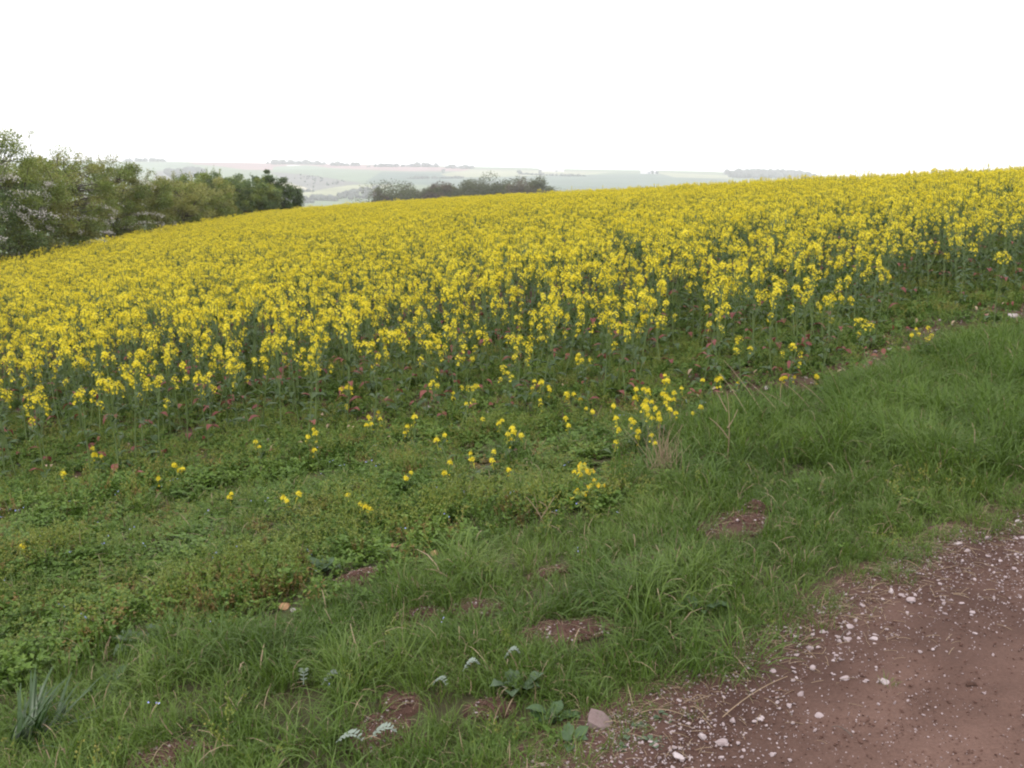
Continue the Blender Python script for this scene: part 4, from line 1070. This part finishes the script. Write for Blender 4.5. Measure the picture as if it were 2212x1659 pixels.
# big stone: an angular block with a flat pale top and a front face
x, y = at(1297, 1572); import bmesh
b_ = bmesh.new()
for p in [(-.040, -.024, -.01), (.022, -.036, -.01), (.040, -.006, -.01), (.026, .03, -.01), (-.038, .026, -.01), (-.042, -.020, .030), (-.004, -.036, .018), (.034, -.016, .012), (-.032, .020, .054), (.006, .026, .042), (.042, .008, .018), (-.042, .022, .03)]:
    b_.verts.new(p)
hull = bmesh.ops.convex_hull(b_, input=b_.verts[:])
bmesh.ops.bevel(b_, geom=b_.edges[:], offset=.001, segments=1, affect='EDGES')
me = bpy.data.meshes.new('rock'); b_.to_mesh(me); b_.free(); me.materials.append(M['rock'])
o = link('rock', me); o.scale = (.85, .85, .85); o.location = (x, y, float(ground_z(x, y)) + .004); o.rotation_euler = (0, 0, -.1); tag(o, 'big angular pinkish grey stone lying where the grass meets the track', 'stone')
big_stone(845, 1186, .034, M['orange_stone'], 'larger ochre stone half hidden in the weeds left of centre', 201, .3, squash=.9)
big_stone(938, 1198, .025, M['orange_stone'], 'smaller ochre stone to the right of the larger ochre one', 202, 1.2)
big_stone(612, 1315, .032, M['orange_stone'], 'flat ochre stone at the lower edge of the weeds', 203, .6, squash=.7)
big_stone(640, 1322, .022, M['white_stone'], 'pale stone touching the flat ochre one', 204)
big_stone(1928, 760, .042, M['white_stone'], 'bright white stone on the soil below the right part of the crop', 205, .4, squash=.8)
big_stone(1658, 842, .034, M['white_stone'], 'white stone on the soil right of the yellow clump', 206, 1.0)
big_stone(2192, 687, .05, M['white_stone'], 'white stone at the right edge of the photo below the crop', 207)
big_stone(690, 948, .028, M['white_stone'], 'pale stone in shade under the crop, left of centre', 208)
big_stone(912, 1325, .018, M['stone'], 'pinkish stone on the pale flattened molehill', 209)
big_stone(1242, 1348, .016, M['white_stone'], 'white pebble at the top of the pebbly bare patch', 210)
big_stone(2095, 1490, .015, M['mole'], 'dull brown stone by the dark lower right corner', 213, 0)
named = [(1558, 1616, .021, 'white stone, right one of two near the bottom edge of the photo'), (1517, 1600, .021, 'white stone, left one of two near the bottom edge of the photo'),
         (1468, 1650, .024, 'stone cut by the bottom edge of the photo'), (1968, 1310, .024, 'largest white stone of the stony band on the track'), (1925, 1288, .019, 'white stone just above the largest one of the stony band'),
         (1857, 1275, .017, 'white stone under the turf edge where the stony band begins'), (2035, 1170, .019, 'white stone at the upper right end of the stony band'), (2070, 1185, .017, 'white stone right below the upper end of the band'),
         (2075, 1143, .016, 'flat pale stone at the turf edge near the right side'), (1828, 1394, .020, 'white stone on the inner side of the track left of centre band'), (1594, 1480, .018, 'long white stone between grass edge and straw'),
         (1680, 1388, .016, 'white stone on the dark earth below the turf corner'), (1712, 1655 - 200, .014, 'rounded white stone in the middle of the stony margin'), (2200, 1060 + 75, .014, 'pale stone by the turf at the right edge'),
         (1640, 1565, .012, 'rounded pale stone lying apart on smooth earth'), (1755, 1455, .016, 'oval white stone on smooth earth right of the margin')]
for k, (px, py, s, lab) in enumerate(named):
    big_stone(px, py, s * .92, M['white_stone'] if k % 3 else M['stone'], lab, 300 + k, rng.uniform(0, 3), .14)
# loose stones of the track margin
SG = 'loose stones along the track margin'
n = 0
while n < 278:
    u = rng.uniform(.9, 6.5); te_ = float(track_edge(np.array(u)))
    v = te_ - abs(rng.normal(0, .30)) + .03
    if fbm(np.array(u / .35), np.array(v / .2), 91, 2) < rng.uniform(-.6, .45): continue
    x, y = xy_of(u, v)
    if not in_view(np.array(x), np.array(y)) or v < -.6: continue
    s = min(.018, .0078 * math.exp(rng.normal(0, .38)))
    me = STONES[int(rng.integers(len(STONES)))]
    o = link('stone', me); o.location = (x, y, float(track_z(np.array(x), np.array(y))) + s * .10); o.scale = (s, s, s); o.rotation_euler = (rng.normal(0, .25), rng.normal(0, .25), rng.uniform(0, 6.28))
    tag(o, 'small pale stone lying loose on the track margin', 'stone', SG); n += 1
# gravel and crumbs of earth
gl = library('gravel', [stone_mesh(500 + k, 'gravel', M['stone'], 1) for k in range(6)] + [stone_mesh(520 + k, 'gravel', M['crumb'], 1) for k in range(5)])
N = 120000
u = rng.uniform(.3, 9, N); vv = track_edge(u) + .16 - np.abs(rng.normal(0, .75, N))
ok = (vv > -2.2) & (fbm(u / .5, vv / .25, 93, 3) > rng.uniform(-.8, .6, N))
u, vv = u[ok], vv[ok]; x_, y_ = xy_of(u, vv); ok = in_view(x_, y_); x_, y_ = x_[ok], y_[ok]; vv = vv[ok]; u = u[ok]
dark_ = rng.uniform(0, 1, len(x_)) < .55
s = np.where(dark_, .0030, .0033 * (.55 + .45 * np.exp(-((track_edge(u) - vv) / .35) ** 2))) * np.exp(rng.normal(0, .42, len(x_)))
scatter('gravel', gl, np.stack([x_, y_, np.maximum(track_z(x_, y_), np.where(vv > 1.4, ground_z(x_, y_), -9)) + s * .3], 1), rots(len(x_), .4), scl3(np.minimum(s, .010)), np.where(dark_, 6 + rng.integers(0, 5, len(x_)), rng.integers(0, 6, len(x_))), 'fine pale gravel and crumbs of earth on the track', 'gravel')
# pebbles and crumbs on the bare patches and the soily strip
xs_, ys_ = [], []
for (bx, by, a, b) in BARE:
    m = int(2600 * a * b * 3 / .05); r0 = np.sqrt(rng.uniform(0, 1, m)); an = rng.uniform(0, 6.28, m)
    xs_.append(bx + r0 * a * np.cos(an)); ys_.append(by + r0 * b * np.sin(an))
ks = insoil & (rng.uniform(0, 1, insoil.shape) < .5); xs_.append(x[ks]) if False else None
P1, P2 = np.concatenate(xs_), np.concatenate(ys_)
s = .0034 * np.exp(rng.normal(0, .5, len(P1)))
zz = ground_z(P1, P2)
for (px, py, a, b, hh, lab), (bx, by, _, _) in zip(bare, BARE):
    R = np.hypot((P1 - bx) / a, (P2 - by) / b); zz = zz + np.where(R < 1, hh * (1 - smooth(0, 1.05, R)) + .012, 0)
scatter('soil_crumbs', gl, np.stack([P1, P2, zz], 1), rots(len(P1), .4), scl3(np.minimum(s, .011)), np.where(rng.uniform(0, 1, len(P1)) < .93, 6 + rng.integers(0, 5, len(P1)), rng.integers(0, 6, len(P1))), 'crumbs of earth and pebbles on the bare patches', 'gravel')
xa, ya = pts(-2, 9, 6, 13, 60000); ks = inpoly(xa, ya, SOILY) | ((ya > crop_edge(xa) - .2) & (ya < crop_edge(xa) + .8)); ks &= rng.uniform(0, 1, xa.shape) < .25
xa, ya = xa[ks], ya[ks]; s = .0075 * np.exp(rng.normal(0, .5, len(xa)))
scatter('field_stones', gl, np.stack([xa, ya, ground_z(xa, ya) + s * .3], 1), rots(len(xa), .4), scl3(np.minimum(s, .03)), np.where(rng.uniform(0, 1, len(xa)) < .55, 6 + rng.integers(0, 5, len(xa)), rng.integers(0, 6, len(xa))), 'small stones and clods on the soil beside the crop', 'gravel')

# straw lying on the track margin
straws = [((1560, 1568), (1700, 1478), 'longest straw, lying slanted over the earth above two white stones'), ((1385, 1556), (1475, 1562), 'pale straw lying level right of the big stone'), ((1490, 1545), (1530, 1572), 'curved straw near the level one'),
          ((1580, 1430), (1620, 1480), 'thin straw hanging out of the turf edge'), ((1660, 1385), (1700, 1400), 'short straw on the dark earth at the turf corner'), ((1815, 1395), (1845, 1375), 'dark twig beside a white stone'),
          ((1840, 1610), (1795, 1590), 'brown twig on smooth earth in the lower right'), ((1950, 1225), (1990, 1245), 'straw among the stones at the upper end of the margin'), ((1880, 1290), (1920, 1275), 'straw tangled between stones under the turf edge')]
for a, b, lab in straws:
    A, B = at(*a), at(*b); za, zb = float(ground_z(*A)), float(ground_z(*B)); lf = .024
    o = link('straw', MB().add(*tube(curve((0, 0, za - za + lf), (B[0] - A[0], B[1] - A[1], zb - za + lf), (0, .012, .006), 8), np.linspace(.0016, .0010, 8), 5)).mesh('straw', M['bark'] if 'twig' in lab else M['dry']))
    o.location = (A[0], A[1], za); tag(o, lab, 'straw')
lt = library('litter', [MB().add(*tube(curve((-.02, 0, 0), (.02, 0, .002), (0, rng.normal(0, .0025), .002), 5), .0007, 3)).mesh('litter', M['dry']) for _ in range(4)])
N = 3800; u = rng.uniform(.8, 7, N); vv = track_edge(u) - np.abs(rng.normal(0, .2, N)) + .2; x_, y_ = xy_of(u, vv)
xb = np.concatenate([x_, P1[::45]]); yb = np.concatenate([y_, P2[::45]]); zb = np.concatenate([np.maximum(track_z(x_, y_), ground_z(x_, y_)) + .005, zz[::45] + .004]); ok = in_view(xb, yb)
scatter('straw_litter', lt, np.stack([xb, yb, zb], 1)[ok], rots(int(ok.sum()), .15), scl3(rng.uniform(.4, 1.3, int(ok.sum()))), rng.integers(0, 4, int(ok.sum())), 'bits of dry straw littering the edge of the track', 'litter')

# dead thatch between the tufts
k = grassy & (rng.uniform(0, 1, XV.shape) < .10); X1, Y1 = XV[k], YV[k]
scatter('thatch', lt, np.stack([X1, Y1, ground_z(X1, Y1) + rng.uniform(.005, .05, len(X1))], 1), rots(len(X1), .3), scl3(rng.uniform(.6, 1.8, len(X1))), rng.integers(0, 4, len(X1)), 'dead brown thatch lying between the grass tufts', 'thatch')
k = (VV > TV) & in_view(XV, YV) & (EV < 0) & (rng.uniform(0, 1, XV.shape) < .5) & (YV < 6.5); X1, Y1 = XV[k], YV[k]; s = .005 * np.exp(rng.normal(0, .5, len(X1)))
scatter('earth_crumbs', gl, np.stack([X1, Y1, ground_z(X1, Y1) + s * .2], 1), rots(len(X1), .4), scl3(np.minimum(s, .014)), 6 + rng.integers(0, 5, len(X1)), 'crumbs of earth under the grass and weeds', 'soil')

# small grass tuft growing out of the track
for px, py, lab in ((1916, 1490, 'little green tuft growing alone on the smooth track'),):
    x, y = at(px, py); r_ = empty('grass_tuft', (x, y, float(track_z(np.array(x), np.array(y))))); tag(r_, lab, 'grass tuft')
    link('blades', tuft(26, .035, .025, .0026, 1.2).mesh('blades', [M['grass'], M['dry']]), r_)['kind'] = 'stuff'

# ================================================================ HAZE
lo = float(min(HZ.min(), g.vertices[0].co.z)) ; allz = [v for v in HZ.ravel()]
ZB = min(float(HZ.min()), -14.) - 1.0
ZT = float(HZ.max()) + 24
hb = np.array([(-5200, -200, ZB), (5200, -200, ZB), (5200, 5200, ZB), (-5200, 5200, ZB), (-5200, -200, ZT), (5200, -200, ZT), (5200, 5200, ZT), (-5200, 5200, ZT)])
hm = bpy.data.materials.new('haze air'); hm.use_nodes = True; n = hm.node_tree; n.nodes.clear()
o_ = n.nodes.new('ShaderNodeOutputMaterial'); pv = n.nodes.new('ShaderNodeVolumePrincipled')
pv.inputs['Color'].default_value = (.93, .94, 1.0, 1); pv.inputs['Density'].default_value = 2.7e-4; pv.inputs['Anisotropy'].default_value = .1
n.links.new(pv.outputs[0], o_.inputs['Volume'])
o = link('haze', MB().add(hb, [[3, 2, 1, 0], [4, 5, 6, 7], [0, 1, 5, 4], [1, 2, 6, 5], [2, 3, 7, 6], [3, 0, 4, 7]]).mesh('haze', hm, False)); tag(o, kind='stuff')
